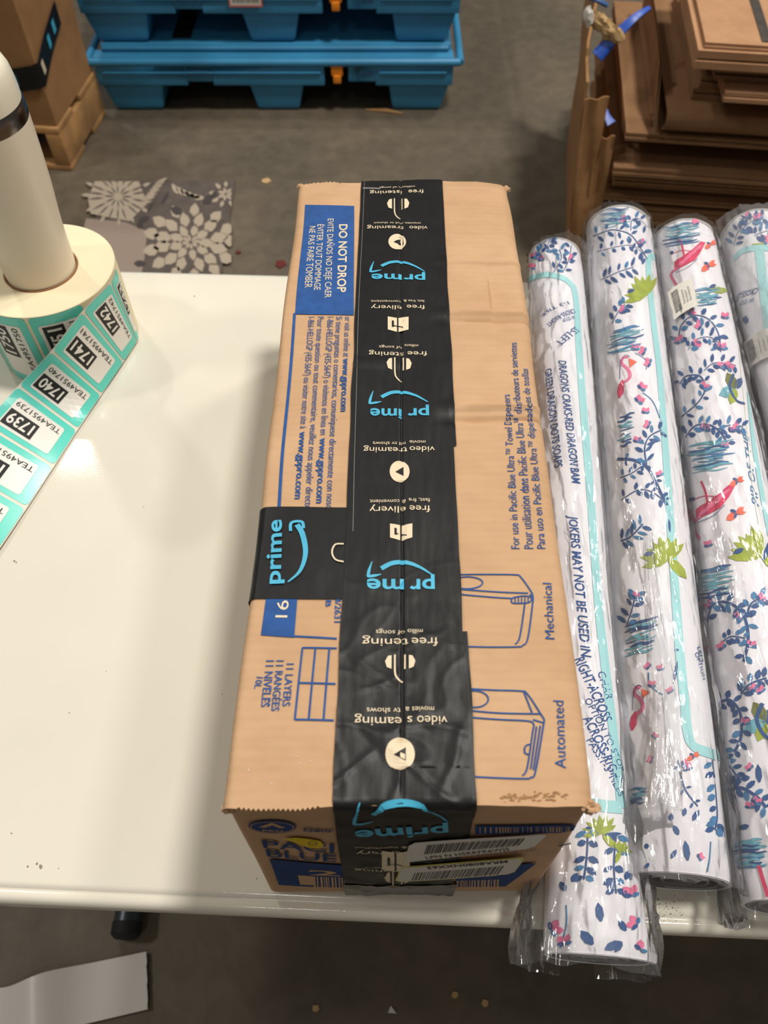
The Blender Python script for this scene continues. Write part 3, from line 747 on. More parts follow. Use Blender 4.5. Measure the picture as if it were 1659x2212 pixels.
for k in range(-3, 1):
    a0 = RR*R(-88)+k*pitch
    label_print(cd, lambda u, v, a0=a0: Vector((a0+pitch*(1-v), .1*u)), str(1751+k))
cd.build('roll_labels', lr, 'teal labels wound round the roll')

# ================================================================== TUMBLER
tu = thing('tumbler', 'tall cream insulated tumbler standing in the core of the label roll', 'tumbler', (RC.x, RC.y, TZ))
bo = Mesh(); bo.lathe([(0, TZ+.001), (.033, TZ+.001), (.0352, TZ+.003), (.0360, TZ+.1), (.0372, .865), (.0382, .882), (.0396, .897), (.0420, .92), (.0440, .95), (.0452, .975), (.0456, .990)], RC, 'cream', 96); bo.build('cup', tu, sharp=60)
bn = Mesh(); bn.lathe([(.0456, .990), (.0459, .9915), (.0457, 1.004), (.0448, 1.006)], RC, 'chrome', 96); bn.build('steel_band', tu, label='polished steel band below the lid')
ld = Mesh(); ld.lathe([(.0448, 1.0055), (.0450, 1.012), (.0448, 1.022), (.0438, 1.031), (.0415, 1.037), (.037, 1.040), (.030, 1.0405), (0, 1.0405)], RC, 'cream_lid', 96)
ld.tube([RC.to_3d()+Vector((0, .012, 1.040)), RC.to_3d()+Vector((0, -.012, 1.040))], .006, 'cream_lid'); ld.build('lid', tu, sharp=60)
ts_ = Mesh(); ts_.lathe([(.0037, 1.0), (.0037, 1.09), (.003, 1.09), (.003, 1.0)], (RC.x-.01, RC.y+.012), 'cream_lid', 16)

# ================================================================== ROLLED MATS
class Roll:
    def __init__(s, n, f, zc, ra, rb, seed, tap=None):
        s.n = Vector(n); s.f = Vector(f); s.zc = zc; s.ra = ra; s.rb = rb; s.seed = seed
        d = s.f-s.n; s.L = d.length; s.d = d.normalized(); s.e = Vector((s.d.y, -s.d.x)); s.tap = tap
    def R_(s, t):
        k = interp(s.tap, t) if s.tap else (1, 1)
        if not isinstance(k, tuple): k = (k, 1)
        return s.ra*k[0], s.rb*k[1]
    def pos(s, th, t, off=0., k=1.):
        ra, rb = s.R_(t); w = 1+.03*N3(math.cos(th)*1.3, math.sin(th)*1.3, t*5+s.seed)+.02*N3(math.cos(th)*3, math.sin(th)*3, t*9+s.seed*2)
        c = s.n+s.d*t; sn, cs = math.sin(th), math.cos(th)
        zz = s.zc-s.rb+rb
        x = (ra*k*w+off)*sn; z = (rb*k*w+off)*cs
        z = max(z, -rb+.0004) if cs < 0 else z
        p = c+s.e*x
        return Vector((p.x, p.y, zz+z))
    def at(s, a, b, off): return s.pos(a/s.ra, b, off)
    def to2(s, px, py):
        r = ray(px, py); o = Vector((0, 0, CAMZ))
        o2 = Vector((-s.n.x, -s.n.y)); r2 = Vector((r.x, r.y))
        ox, rx = o2.dot(s.e), r2.dot(s.e); oz, rz = CAMZ-s.zc, r.z; ol, rl = o2.dot(s.d), r2.dot(s.d)
        A = (rx/s.ra)**2+(rz/s.rb)**2; Bc = 2*(ox*rx/s.ra**2+oz*rz/s.rb**2); Cc = (ox/s.ra)**2+(oz/s.rb)**2-1
        D = Bc*Bc-4*A*Cc
        if D < 0: return None
        t = (-Bc-math.sqrt(D))/(2*A); th = math.atan2((ox+rx*t)/s.ra, (oz+rz*t)/s.rb); l = ol+rl*t
        if l < .0015 or l > s.L-.001: return None
        return Vector((th*s.ra, l))
def make_roll(name_label, rl, turns=4):
    root = thing('rolled_mat', name_label, 'rolled mat', (rl.n.x, rl.n.y, TZ), 'floral game mats in clear plastic')
    me = Mesh(); n = 64
    tl_ = [0, .002, .006]+lsp(.012, rl.L-.02, 60)+[rl.L-.012, rl.L-.006, rl.L-.002, rl.L]
    def fn(th, t):
        k = 1-.05*math.exp(-(t/.004)**1)-.10*math.exp(-((rl.L-t)/.008))
        return rl.pos(th, t, 0, k)
    me.grid(fn, [math.pi-2*math.pi*i/n for i in range(n)][::-1], tl_, 'mat_w', closed=True)
    me.build('mat_cloth', root, sharp=60)
    # wound layers seen at the two ends
    for t0, t1 in ((.0005, .03), (rl.L-.0005, rl.L-.03)):
        sp_ = Mesh()
        m_ = int(turns*40); ang = [math.pi+2*math.pi*i/40 for i in range(m_+1)]
        kk = lambda i: .93-.80*i/m_
        for off_, mt in ((0, 'mat_w'), (-.055, 'mat_back')):
            sp_.grid(lambda i, t: rl.pos(ang[int(i)] % (2*math.pi), t, 0, kk(i)+off_), range(m_+1), [t0, t1], mt)
        sp_.grid(lambda i, j: rl.pos(ang[int(i)] % (2*math.pi), t0, 0, kk(i)-.055*j), range(m_+1), [0, 1], 'mat_back')
        sp_.grid(lambda th, j: rl.pos(th, t0 if j > .5 else t0, 0, .99-.07*(1-j)), [2*math.pi*i/48 for i in range(49)], [0, 1], 'white_hem')
        sp_.grid(lambda th, j: rl.pos(th, t0+(t1-t0)*.9, 0, max(.01, j)), [2*math.pi*i/32 for i in range(33)], [0, 1], 'mat_back')
        sp_.build('wound_layers', root, label='grey backed wound layers at the end')['kind'] = 'stuff'
    return root
def film(root, rl, t0, t1, kfun, m='film', seed=0, arc=150, amp=.0012, nu=80, nv=280, jag=.004):
    me = Mesh(); ths = [R(-arc+2*arc*i/nu) for i in range(nu+1)]; tsx = lsp(t0, t1, nv)
    def fn(th, t):
        ka, kb, dx = kfun(t)
        tt_ = t
        if t == tsx[0] or t == tsx[-1]: tt_ += jag*N3(th*2.5, seed)
        w = amp*(1+2.5*max(0, ka-1.15))
        g_ = .3+.9*math.exp(-(max(0, t)/.16)**2)+.4*math.exp(-((rl.L-t)/.05)**2)
        rg_ = (max(0, 1-abs(N3(th*3.2+t*3, t*5, seed))*6)**2+.8*max(0, 1-abs(N3(th*5-t*6, t*6, seed+9))*6)**2)*g_*1.9
        v = rg_+abs(N3(th*6+t*9, t*24, seed))*2.2+abs(N3(th*15-t*20, t*30, seed+5))*1.1
        rip = .5*math.sin(th*11+3*N3(t*8, seed))*max(0, ka-1.2)*4
        ra, rb = rl.R_(t); c = rl.n+rl.d*tt_; sn, cs = math.sin(th), math.cos(th)
        o_ = .0015+w*(v+rip)
        x = (ra*ka)*sn+o_*sn+dx; z = (rb*kb)*cs+o_*cs
        zz = rl.zc-rl.rb+rb
        p = c+rl.e*x; zf = zz+z
        on = p.y > TY(p.x, .071)
        if on: zf = max(zf, TZ+.0012+.0006*v)
        return Vector((p.x, p.y, zf))
    me.grid(fn, ths, tsx, m)
    return me.build('plastic_bag', root, sharp=180, label='clear crinkled plastic bag')
# ---- pattern motifs, drawn as brush strokes on the cloth
def leaf(d, x, y, l, ang, w, m='navy', lift=0):
    a = R(ang); dx, dy = math.cos(a), -math.sin(a)
    pts = [(x+dx*l*t-dy*s*w, y+dy*l*t+dx*s*w) for t, s in ((0, -.25), (.3, -1), (.7, -.9), (1, 0), (.7, .9), (.3, 1), (0, .25))]
    d.poly(pts, m, lift)
def vine(d, pts, w=.0011, ll=17, lw_=4.5, m='navy', n=7, side=0, a0=60):
    d.stroke(pts, w, m)
    c = catmull([Vector(p) for p in pts], 8)
    for i in range(n):
        k = int((i+.5)/n*(len(c)-1)); p = c[k]; q = c[min(k+1, len(c)-1)]-c[max(k-1, 0)]
        an = math.degrees(math.atan2(-q.y, q.x))
        for sg in ((1, -1) if side == 0 else (side,)):
            b_ = an+sg*random.uniform(a0-12, a0+12); o_ = 4
            leaf(d, p.x+o_*math.cos(R(b_)), p.y-o_*math.sin(R(b_)), ll*random.uniform(.95, 1.35), b_, lw_*random.uniform(.8, 1.1), random.choice((m, 'navy', 'mid')), .0001)
def bud(d, x, y, s=10, ang=90):
    ang += random.uniform(-70, 70); s *= random.uniform(.95, 1.25)
    leaf(d, x, y, s*1.5, ang+35, s*.5, 'pink', .0001); leaf(d, x, y, s*1.5, ang-25, s*.45, 'pink', .0001); leaf(d, x, y, s*1.1, ang+80, s*.28, 'navy', .0002); leaf(d, x, y, s*1., ang-75, s*.28, 'mid', .0002)
def sprig(d, x, y, s):
    d.stroke([(x, y), (x-s*.2, y-s*.7), (x-s*.9, y-s*1.3)], .0008, 'mid'); d.stroke([(x-s*.2, y-s*.7), (x+s*.4, y-s*1.2)], .0008, 'mid')
    bud(d, x-s*.9, y-s*1.35, s*.3, 120); bud(d, x+s*.42, y-s*1.25, s*.3, 70); bud(d, x-s*.3, y-s*1.9, s*.26, 100)
def water(d, x, y, w, h, sl=-.15, n=12):
    for i in range(n):
        yy = y+h*(i/(n-1)-.5)+random.uniform(-2, 2); x0 = x-w*random.uniform(.3, .55); x1 = x+w*random.uniform(.25, .55); k = random.uniform(-3, 3)
        m = random.choice(('aqua', 'aqua', 'mid', 'navy')); 
        d.stroke([(x0, yy-(x0-x)*sl*-1), (x0*.6+x1*.4, yy+k+(x0*.6+x1*.4-x)*sl), (x0*.3+x1*.7, yy-k+(x0*.3+x1*.7-x)*sl), (x1, yy+(x1-x)*sl)], random.uniform(.0012, .0030), m, .0001*(i % 3), taper=True)
def palm(d, x, y, s, ang=90, spread=150, n=8, blue=True):
    for i in range(n):
        a = ang-spread/2+spread*i/(n-1); leaf(d, x, y, s*random.uniform(.8, 1.05), a, s*.13, 'lime', .0001)
    if blue:
        leaf(d, x+s*.1, y+s*.1, s*.9, ang-spread/2-25, s*.1, 'navy', .0003); leaf(d, x-s*.5, y-s*.25, s*.35, ang+70, s*.08, 'navy', .0003)
    leaf(d, x+s*.05, y-s*.05, s*.95, ang-180+12, s*.17, 'lime', .0002)
def flamingo(d, x, y, s):
    """pink wading bird, upside down with legs upward"""
    d.poly([(x-s*.75, y+s*.55), (x-s*.2, y+s*.25), (x+s*.2, y+s*.05), (x+s*.5, y-s*.35), (x+s*.72, y-s*.75), (x+s*.5, y-s*.80), (x+s*.1, y-s*.45), (x-s*.35, y-s*.15), (x-s*.75, y+s*.10)], 'hot')
    for k in range(4): leaf(d, x-s*.6+k*s*.25, y+s*.3-k*s*.22, s*.5, 35, s*.07, 'pink', .0002)
    d.stroke([(x-s*.55, y+s*.35), (x-s*.9, y+s*.65), (x-s*.75, y+s*1.0), (x-s*.6, y+s*1.2)], .0034, 'pink', .0001)
    d.stroke([(x+s*.1, y-s*.35), (x-s*.4, y-s*.4), (x-s*.85, y-s*.25)], .0009, 'hot'); d.stroke([(x-s*.3, y-s*.1), (x-s*.38, y-s*.55), (x-s*.55, y-s*.95)], .0022, 'hot')
    leaf(d, x-s*.95, y-s*.25, s*.2, 30, s*.07, 'navy', .0002)
    d.stroke([(x-s*.7, y+s*.6), (x-s*.1, y+s*.35), (x+s*.35, y-s*.05)], .0006, 'navy', .0003)
def fish(d, x, y, s):
    for a, l, w, m in ((215, 1.0, .3, 'coral'), (40, .8, .2, 'coral'), (5, .8, .16, 'coral'), (150, .6, .16, 'navy'), (250, .5, .12, 'navy')): leaf(d, x, y, s*l, a, s*w, m, .0001)
def neck(d, x, y, s):
    d.stroke([(x-s*.15, y+s*1.5), (x+s*.35, y+s*1.1), (x+s*.25, y+s*.6), (x-s*.15, y+s*.2), (x-s*.05, y-s*.15), (x+s*.25, y-s*.2)], .0030, 'pink')
    d.stroke([(x-s*.25, y+s*1.2), (x-s*.22, y+s*.3), (x+s*.05, y-s*.28), (x+s*.35, y-s*.2)], .0006, 'navy', .0002)
    d.poly([(x+s*.3, y-s*.1), (x+s*.8, y+s*.12), (x+s*.35, y+s*.5)][::-1], 'coral', .0002)
    leaf(d, x-s*.3, y+s*2.4, s*1.2, 80, s*.2, 'hot', .0001)
def turtle(d, x, y, s):
    for a, l, w, m in ((120, 1, .3, 'olive'), (200, 1, .3, 'aqua'), (250, .9, .25, 'lime'), (60, .7, .2, 'navy'), (-10, .9, .12, 'navy')): leaf(d, x, y, s*l, a, s*w, m, .0001)
    d.stroke([(x-s*.1, y-s*.8), (x-s*.35, y-s*.1), (x, y+s*.6), (x+s*.5, y+s*.8)], .0028, 'navy', .0003)

# ---- mat beside the box (text side up)
r1 = Roll((.1445, .052), (.2060, .792), TZ+.0300, .0330, .0292, 1.0, [(0, (1.10, .95)), (.05, (1.0, 1.0)), (.7, (.96, 1.0)), (.8, (.94, 1))])
m1 = make_roll('rolled white mat with blue capital lettering and teal stripe, squeezed against the cardboard box', r1)
d1 = Decal(r1, .0006, .008); K = 'blue_ink'
d1.stroke([(1138, 604), (1165, 596), (1200, 597), (1228, 610), (1244, 640), (1252, 760), (1262, 900), (1278, 1100), (1292, 1300), (1308, 1450), (1326, 1600), (1341, 1745)], .0085, 'mteal')
d1.stroke([(1341, 1745), (1310, 1742), (1275, 1738), (1240, 1736)], .0085, 'mteal')
for pts in ([(1140, 520), (1165, 528), (1190, 516)], [(1195, 590), (1212, 560), (1208, 540)], [(1172, 545), (1185, 525), (1190, 508)], [(1215, 590), (1230, 560), (1235, 530)], [(1140, 560), (1155, 545), (1168, 548)]):
    vine(d1, pts, .0010, 13, 3.4, n=4)
for x_, y_ in ((1152, 556), (1168, 563), (1238, 558), (1146, 580)): bud(d1, x_, y_, 7)
d1.text('GREEN DRAGON DOTS SOAPS', (1176, 800), (1198, 1012), .0080, K, .01)
d1.text('DRAGONS CRAKS-RED DRAGON BAM', (1206, 780), (1236, 1045), .0080, K, .01, .2)
d1.text('JOKERS MAY NOT BE USED IN', (1228, 1114), (1256, 1420), .0080, K, .012, .2)
d1.text('RIGHT-ACROSS', (1240, 1425), (1303, 1560), .0088, K, .01)
d1.text('CHAR', (1290, 1452), (1309, 1512), .0068, K)
d1.text('OPTION TO STOP', (1262, 1512), (1338, 1668), .0058, K)
d1.text('ACROSS-RIGHT', (1258, 1552), (1330, 1700), .0080, K, .01)
d1.text('PASS:1-3 TILES', (1266, 1600), (1336, 1722), .0060, K)
d1.text('1-3 TILE', (1226, 652), (1168, 682), .0050, K); d1.text('CROSS-RIGHT', (1238, 668), (1178, 702), .0068, K)
d1.text('W/ STOP', (1240, 682), (1212, 692), .005, K); d1.text('SS-LEFT', (1242, 706), (1198, 742), .0085, K)
palm(d1, 1300, 1800, 42, 110, 160); palm(d1, 1336, 1840, 30, 60, 120, 5, False)
for pts in ([(1270, 1790), (1268, 1850), (1262, 1900)], [(1330, 1800), (1325, 1870), (1330, 1930)]): vine(d1, pts, .0012, 20, 7, n=5)
for x_, y_ in ((1200, 2010), (1230, 2040), (1372, 1995), (1378, 2050), (1362, 1935)): bud(d1, x_, y_, 15)
d1.stroke([(1228, 1955), (1230, 2000), (1218, 2055)], .001, 'mid')
for (x_, y_, l_, a_, w_) in ((1300, 1990, 42, 100, 8), (1285, 2040, 40, 130, 10), (1310, 2050, 36, 30, 9), (1350, 2010, 28, 120, 7), (1302, 2058, 30, 75, 6), (1250, 2064, 22, 160, 5), (1330, 2055, 26, 60, 6), (1225, 1925, 24, 120, 7), (1238, 1905, 22, 60, 7), (1318, 1925, 26, 90, 7), (1350, 1900, 22, 70, 6)): leaf(d1, x_, y_, l_, a_, w_)
d1.build('floral_print', m1, 'blue lettering, teal border and leaves printed on the cloth')
def k1(t):
    ka = interp([(-.05, 1.12), (-.01, 1.20), (.02, 1.22), (.06, 1.14), (.11, 1.05), (.2, 1.04), (.62, 1.04), (.70, 1.08), (.76, 1.14), (.8, 1.14)], t)
    kb = interp([(-.05, .75), (-.02, .95), (.03, 1.12), (.1, 1.08), (.2, 1.03), (.8, 1.02)], t)
    dx = interp([(-.05, -.008), (.0, -.008), (.05, -.003), (.12, 0), (.6, .001), (.70, .006), (.8, .009)], t)
    return ka, kb, dx
film(m1, r1, -.007, r1.L+.003, k1, 'film', 1.5, arc=165, amp=.0022)

# ---- second mat
r2 = Roll((.2075, .100), (.2900, .842), TZ+.0345, .0385, .0338, 2.0, [(0, (.98, .90)), (.06, (.95, .97)), (.3, (.97, 1)), (.8, (1.02, 1.02))])
m2 = make_roll('rolled floral mat with green palm in middle, longest bag glare, second from the box', r2)
d2 = Decal(r2, .0006, .008)
d2.stroke([(1440, 556), (1416, 554), (1402, 562), (1402, 600), (1412, 700), (1424, 800), (1436, 950), (1447, 1100), (1458, 1250), (1469, 1400), (1481, 1520), (1488, 1585), (1502, 1612), (1540, 1626), (1570, 1636)], .0080, 'mteal')
water(d2, 1328, 470, 66, 34); water(d2, 1350, 735, 74, 50, -.25); water(d2, 1352, 930, 36, 60, -.3, 9); water(d2, 1384, 1375, 70, 62, -.3); water(d2, 1376, 1716, 40, 34, -.2, 8)
vine(d2, [(1282, 512), (1320, 498), (1360, 508), (1385, 540), (1398, 562)], .0016, 13, 3.6, n=7); vine(d2, [(1362, 500), (1364, 478), (1380, 474), (1398, 492)], .001, 12, 3.4, n=5)
vine(d2, [(1290, 545), (1330, 535), (1365, 532), (1392, 552)], .0009, 11, 3.4, n=6); vine(d2, [(1300, 605), (1335, 590), (1368, 578)], .0011, 16, 3.6, n=5); vine(d2, [(1322, 700), (1338, 672), (1350, 660)], .0011, 15, 4, n=4)
palm(d2, 1394, 640, 48, 130, 140); palm(d2, 1442, 1210, 62, 120, 150)
for x_, y_ in ((1352, 478), (1388, 528), (1350, 672), (1372, 758), (1392, 762), (1404, 786), (1384, 842), (1378, 870), (1394, 894), (1402, 920), (1376, 956), (1426, 1028), (1372, 1290), (1402, 1440), (1428, 1446), (1408, 1482), (1450, 1494), (1412, 1592), (1408, 1640), (1478, 1652), (1488, 1662), (1515, 1850), (1495, 1880), (1532, 1890)): bud(d2, x_, y_, 9)
neck(d2, 1348, 780, 34); neck(d2, 1374, 1490, 36)
d2.stroke([(1395, 800), (1394, 780), (1372, 765)], .0008, 'mid'); d2.stroke([(1425, 905), (1410, 870), (1388, 850)], .0011, 'mid')
vine(d2, [(1396, 1005), (1392, 970), (1402, 945), (1428, 930)], .0013, 16, 4, n=6); vine(d2, [(1332, 992), (1370, 995), (1402, 1016), (1425, 1060), (1442, 1092)], .0030, 10, 3, n=4, m='navy')
vine(d2, [(1338, 1032), (1365, 1022), (1392, 1004)], .001, 12, 3.5, n=4); vine(d2, [(1340, 1080), (1375, 1060), (1405, 1062), (1436, 1082)], .0011, 15, 4, n=5)
vine(d2, [(1338, 1168), (1362, 1158), (1388, 1132)], .0016, 19, 4, n=5); vine(d2, [(1352, 1350), (1366, 1310), (1372, 1282)], .0012, 18, 4.5, n=5)
vine(d2, [(1465, 1580+60), (1480, 1700), (1510, 1740)], .0011, 10, 3, n=3); vine(d2, [(1545, 1640), (1552, 1700), (1556, 1760), (1550, 1790)], .0016, 17, 7, n=8)
d2.stroke([(1400, 1452), (1404, 1480), (1432, 1500)], .0010, 'mid'); leaf(d2, 1456, 1475, 50, 80, 3.2); leaf(d2, 1462, 1406, 6, 80, 5); leaf(d2, 1448, 1150, 30, 95, 3)
for (x_, y_, l_, a_, w_) in ((1492, 1855, 44, 100, 7), (1470, 1800, 24, 120, 6), (1500, 1770, 26, 60, 6), (1455, 1850, 22, 60, 5), (1452, 1770, 16, 90, 6), (1480, 1760, 18, 80, 5), (1452, 1888, 20, 75, 6), (1428, 1888, 16, 95, 5), (1398, 1872, 14, 60, 4), (1400, 1830, 12, 100, 5)): leaf(d2, x_, y_, l_, a_, w_)
d2.stroke([(1540, 1815), (1538, 1850), (1534, 1880)], .0009, 'mid'); fish(d2, 1500, 1632, 18)
d2.text('CHARLESTON', (1496, 1120), (1508, 1250), .006, 'lilac', 0, .2); d2.text('LEFT', (1508, 1398), (1520, 1432), .0065, K); d2.text('OPTION', (1502, 1410), (1524, 1468), .0062, K)
d2.build('floral_print', m2, 'blue vines, pink buds, lime palms and water strokes printed on the cloth')
film(m2, r2, -.004, r2.L+.001, lambda t: (interp([(-.01, 1.12), (.05, 1.18), (.1, 1.08), (.7, 1.02), (.76, .99)], t), interp([(-.01, .98), (.03, 1.05), (.1, 1.05), (.8, 1.02)], t), -.001), 'film', 4.5, arc=160, amp=.0016)
# bunched bag tail lying on top of the near end
def tail(root, pts, ws, h, seed, m='film', nu=26, name='plastic_bag', z0=None):
    me = Mesh(); c = catmull([Vector(p) for p in pts], 14); n = len(c)
    def fn(u, i):
        i = int(i); p = c[i]; d = (c[min(i+1, n-1)]-c[max(i-1, 0)]).normalized(); e = Vector((d.y, -d.x, 0)).normalized()
        w = interp([(k/(len(ws)-1), v) for k, v in enumerate(ws)], i/(n-1))
        z = h*(1-u*u)+.0035*abs(N3(u*7, i*.11, seed))+.002*math.sin(u*17+i*.05)*abs(N3(u*2, i*.05, seed))
        return p+e*(u*w)+Vector((0, 0, z))
    me.grid(fn, lsp(-1, 1, nu), range(n), m)
    return me.build(name, root, sharp=180, label='loose tail of the clear bag')
tz = TZ+.066
tail(m2, [P(1400, 1150, tz), P(1412, 1300, tz+.001), P(1430, 1450, tz+.002), P(1438, 1600, tz+.002), P(1432, 1740, tz)], [.004, .006, .009, .012, .014], .004, 3., 'film_thick')
tail(m2, [P(1425, 1500, tz+.002), P(1428, 1650, tz+.004), P(1415, 1745, tz+.001), P(1395, 1800, tz-.016), P(1382, 1900, tz-.045)], [.005, .010, .014, .018, .022], .006, 5., 'film')

# ---- third mat
r3 = Roll((.2885, .082), (.3655, .818), TZ+.0335, .0385, .0328, 3.0, [(0, (1.0, 1.0)), (.5, (.96, 1)), (.8, (.93, 1.03))])
m3 = make_roll('rolled floral mat with hot pink flamingos and small white barcode tag, third from box', r3)
d3 = Decal(r3, .0006, .008)
water(d3, 1470, 508, 80, 44); water(d3, 1530, 642, 60, 34); water(d3, 1535, 970+15, 96, 60, -.15, 16); water(d3, 1545, 1255, 80, 60, -.15, 14); water(d3, 1620, 1845, 70, 60, -.1, 12)
flamingo(d3, 1490, 562, 48); flamingo(d3, 1545, 1095, 58)
fish(d3, 1532, 575, 22); fish(d3, 1536, 530, 16); fish(d3, 1590, 1110, 26); fish(d3, 1592, 1040, 20)
palm(d3, 1572, 630, 50, 130, 90, 6); palm(d3, 1640, 1205, 70, 135, 90, 7)
vine(d3, [(1463, 745), (1468, 705), (1495, 683), (1530, 690), (1552, 720), (1557, 760)], .0015, 15, 4.6, n=9); vine(d3, [(1484, 755), (1500, 735), (1530, 728), (1552, 740)], .0009, 13, 4, n=5)
vine(d3, [(1470, 900), (1505, 870), (1522, 840), (1510, 812), (1480, 812), (1466, 830)], .0016, 14, 4, n=9); vine(d3, [(1520, 800), (1540, 785), (1575, 785), (1592, 790)], .0011, 15, 4, n=5)
vine(d3, [(1478, 945), (1500, 920), (1530, 918), (1556, 935), (1572, 962)], .0018, 15, 5, n=8); vine(d3, [(1548, 928), (1580, 918), (1606, 922)], .0011, 15, 5, n=4)
vine(d3, [(1524, 1345), (1535, 1310), (1560, 1300), (1590, 1312), (1610, 1340), (1616, 1385), (1606, 1430)], .0022, 19, 5.5, n=9); vine(d3, [(1560, 1385), (1580, 1375), (1610, 1380)], .001, 14, 5, n=4)
vine(d3, [(1612, 1335), (1622, 1305), (1648, 1290)], .0014, 17, 6, n=4); vine(d3, [(1545, 1520), (1575, 1512), (1598, 1540), (1600, 1590), (1585, 1625)], .0022, 16, 6, n=8)
vine(d3, [(1600, 1500), (1620, 1478), (1655, 1465)], .0014, 20, 6, n=5); vine(d3, [(1565, 1710), (1600, 1702), (1635, 1722), (1655, 1745)], .0024, 20, 6, n=6); vine(d3, [(1560, 1640), (1580, 1660), (1600, 1690)], .0014, 18, 6, n=5)
for x_, y_ in ((1490, 682), (1514, 705), (1466, 740), (1498, 748), (1560, 755), (1568, 688), (1545, 470), (1510, 485), (1518, 840), (1556, 795), (1572, 797), (1520, 930), (1566, 968), (1592, 928), (1535, 1308), (1590, 1338), (1560, 1400), (1622, 1398), (1640, 1298), (1610, 1565), (1630, 1490), (1646, 1495), (1622, 1660), (1632, 1735), (1620, 1745), (1530, 1180)): bud(d3, x_, y_, 10)
turtle(d3, 1590, 840, 40); turtle(d3, 1652, 1560, 50)
d3.stroke([(1586, 570), (1592, 700), (1606, 830), (1616, 930), (1628, 1060), (1648, 1180)], .0016, 'white_hem'); d3.stroke([(1594, 600), (1606, 720), (1618, 850), (1630, 960), (1646, 1060), (1664, 1160)], .0060, 'mteal')
d3.text('PIP OF THE', (1640, 1095), (1618, 940), .007, 'mid', 0, .2)
d3.stroke([(1640, 1870), (1652, 1910), (1668, 1960)], .0030, 'hot', .0004)
for (x_, y_, l_, a_, w_) in ((1498, 465, 14, 60, 4), (1520, 468, 14, 120, 4), (1535, 478, 14, 80, 4), (1578, 1820, 16, 60, 5), (1600, 1790, 20, 20, 6), (1640, 1690, 40, 95, 7)): leaf(d3, x_, y_, l_, a_, w_)
d3.build('floral_print', m3, 'pink flamingos, blue vines and lime palms printed on the cloth')
film(m3, r3, -.012, r3.L+.001, lambda t: (interp([(-.02, 1.3), (.04, 1.22), (.12, 1.10), (.8, 1.04)], t), interp([(-.02, .95), (.05, 1.04), (.8, 1.02)], t), -.001), 'film', 7.5, arc=160, amp=.0014)
# ---- fourth mat, cut by the frame
r4 = Roll((.3950, .080), (.4560, .832), TZ+.0360, .0400, .0350, 4.0)
m4 = make_roll('rolled mat at far right in cloudier plastic, one barcode tag, cut by frame edge', r4)
d4 = Decal(r4, .0006, .008)
d4.stroke([(1585, 560), (1605, 542), (1640, 536), (1680, 540)], .0095, 'mteal'); d4.stroke([(1640, 540), (1652, 640), (1664, 760)], .0095, 'mteal')
for pts in ([(1600, 500), (1622, 480), (1650, 470)], [(1585, 530), (1595, 500), (1612, 490)], [(1630, 510), (1655, 500), (1680, 495)]): vine(d4, pts, .001, 15, 4, n=5)
for x_, y_ in ((1650, 522), (1640, 475), (1610, 470)): bud(d4, x_, y_, 9)
d4.stroke([(1625, 530), (1650, 528)], .003, 'lime')
d4.text('CROSS-LEFT', (1640, 622), (1590, 640), .008, K, .01); d4.text('W/ STOP', (1630, 642), (1600, 652), .006, K)
leaf(d4, 1612, 700, 18, 90, 6, 'blue_ink'); d4.text('GREEN DRAGON DOTS', (1606, 760), (1650, 1000), .008, K, .01); d4.text('SHOWN', (1632, 830), (1640, 880), .009, K, .01); d4.text('JOKERS MAY', (1650, 1000), (1672, 1130), .008, K, .01, .2)
for k_ in range(5):
    b0_ = .06+.13*k_
    for sg_, w0_ in ((-1, .020), (1, .030)):
        q_ = [Vector((sg_*w0_*(.4+.6*math.sin(i_*.5)), b0_+.010*i_)) for i_ in range(7)]; d4.stroke2(q_, .0014, 'navy')
        for i_ in range(1, 7):
            for s2 in (-1, 1):
                c_ = q_[i_]+Vector((s2*.004, .001)); e_ = Vector((s2*.8, .6)).normalized(); f_ = Vector((-e_.y, e_.x))
                d4.poly2([c_, c_+e_*.003-f_*.0018, c_+e_*.008, c_+e_*.003+f_*.0018], 'mid' if i_ % 2 else 'pink' if i_ == 4 else 'navy') if b0_ < .5 and abs(c_.x) < .05 else None
d4.build('floral_print', m4, 'blue lettering and pale teal border printed on the cloth')
film(m4, r4, -.02, r4.L+.003, lambda t: (1.12, 1.03, -.003), 'film_thick', 11.5, arc=160, amp=.0016)
def tag_(root, rl, quad, label):
    me = Decal(rl, .0055, .01); q = [rl.to2(*p) for p in quad]
    def bi(u, v): return q[0]*(1-u)*(1-v)+q[1]*u*(1-v)+q[2]*u*v+q[3]*(1-u)*v
    me.poly2([bi(0, 0), bi(1, 0), bi(1, 1), bi(0, 1)], 'white_lbl')
    v = .14
    while v < .88:
        h = random.choice((.012, .02)); me.poly2([bi(.14, v), bi(.42, v), bi(.42, v+h), bi(.14, v+h)], 'black_ink', .0003); v += h+.018
    for k, (u, l_) in enumerate(((.54, .5), (.66, .42), (.78, .5))): me.text('Floral mahjong mat'[:18], bi(u+.05, .25), bi(u+.05, .25+l_), .0022, 'grey_ink', lift=.0003, is2=True)
    me.build('barcode_tag', root, label)
tag_(m3, r3, [(1460, 697), (1507, 668), (1492, 610), (1446, 638)], 'small white barcode tag')
tag_(m4, r4, [(1632, 798), (1690, 770), (1672, 712), (1618, 742)], 'small white barcode tag')

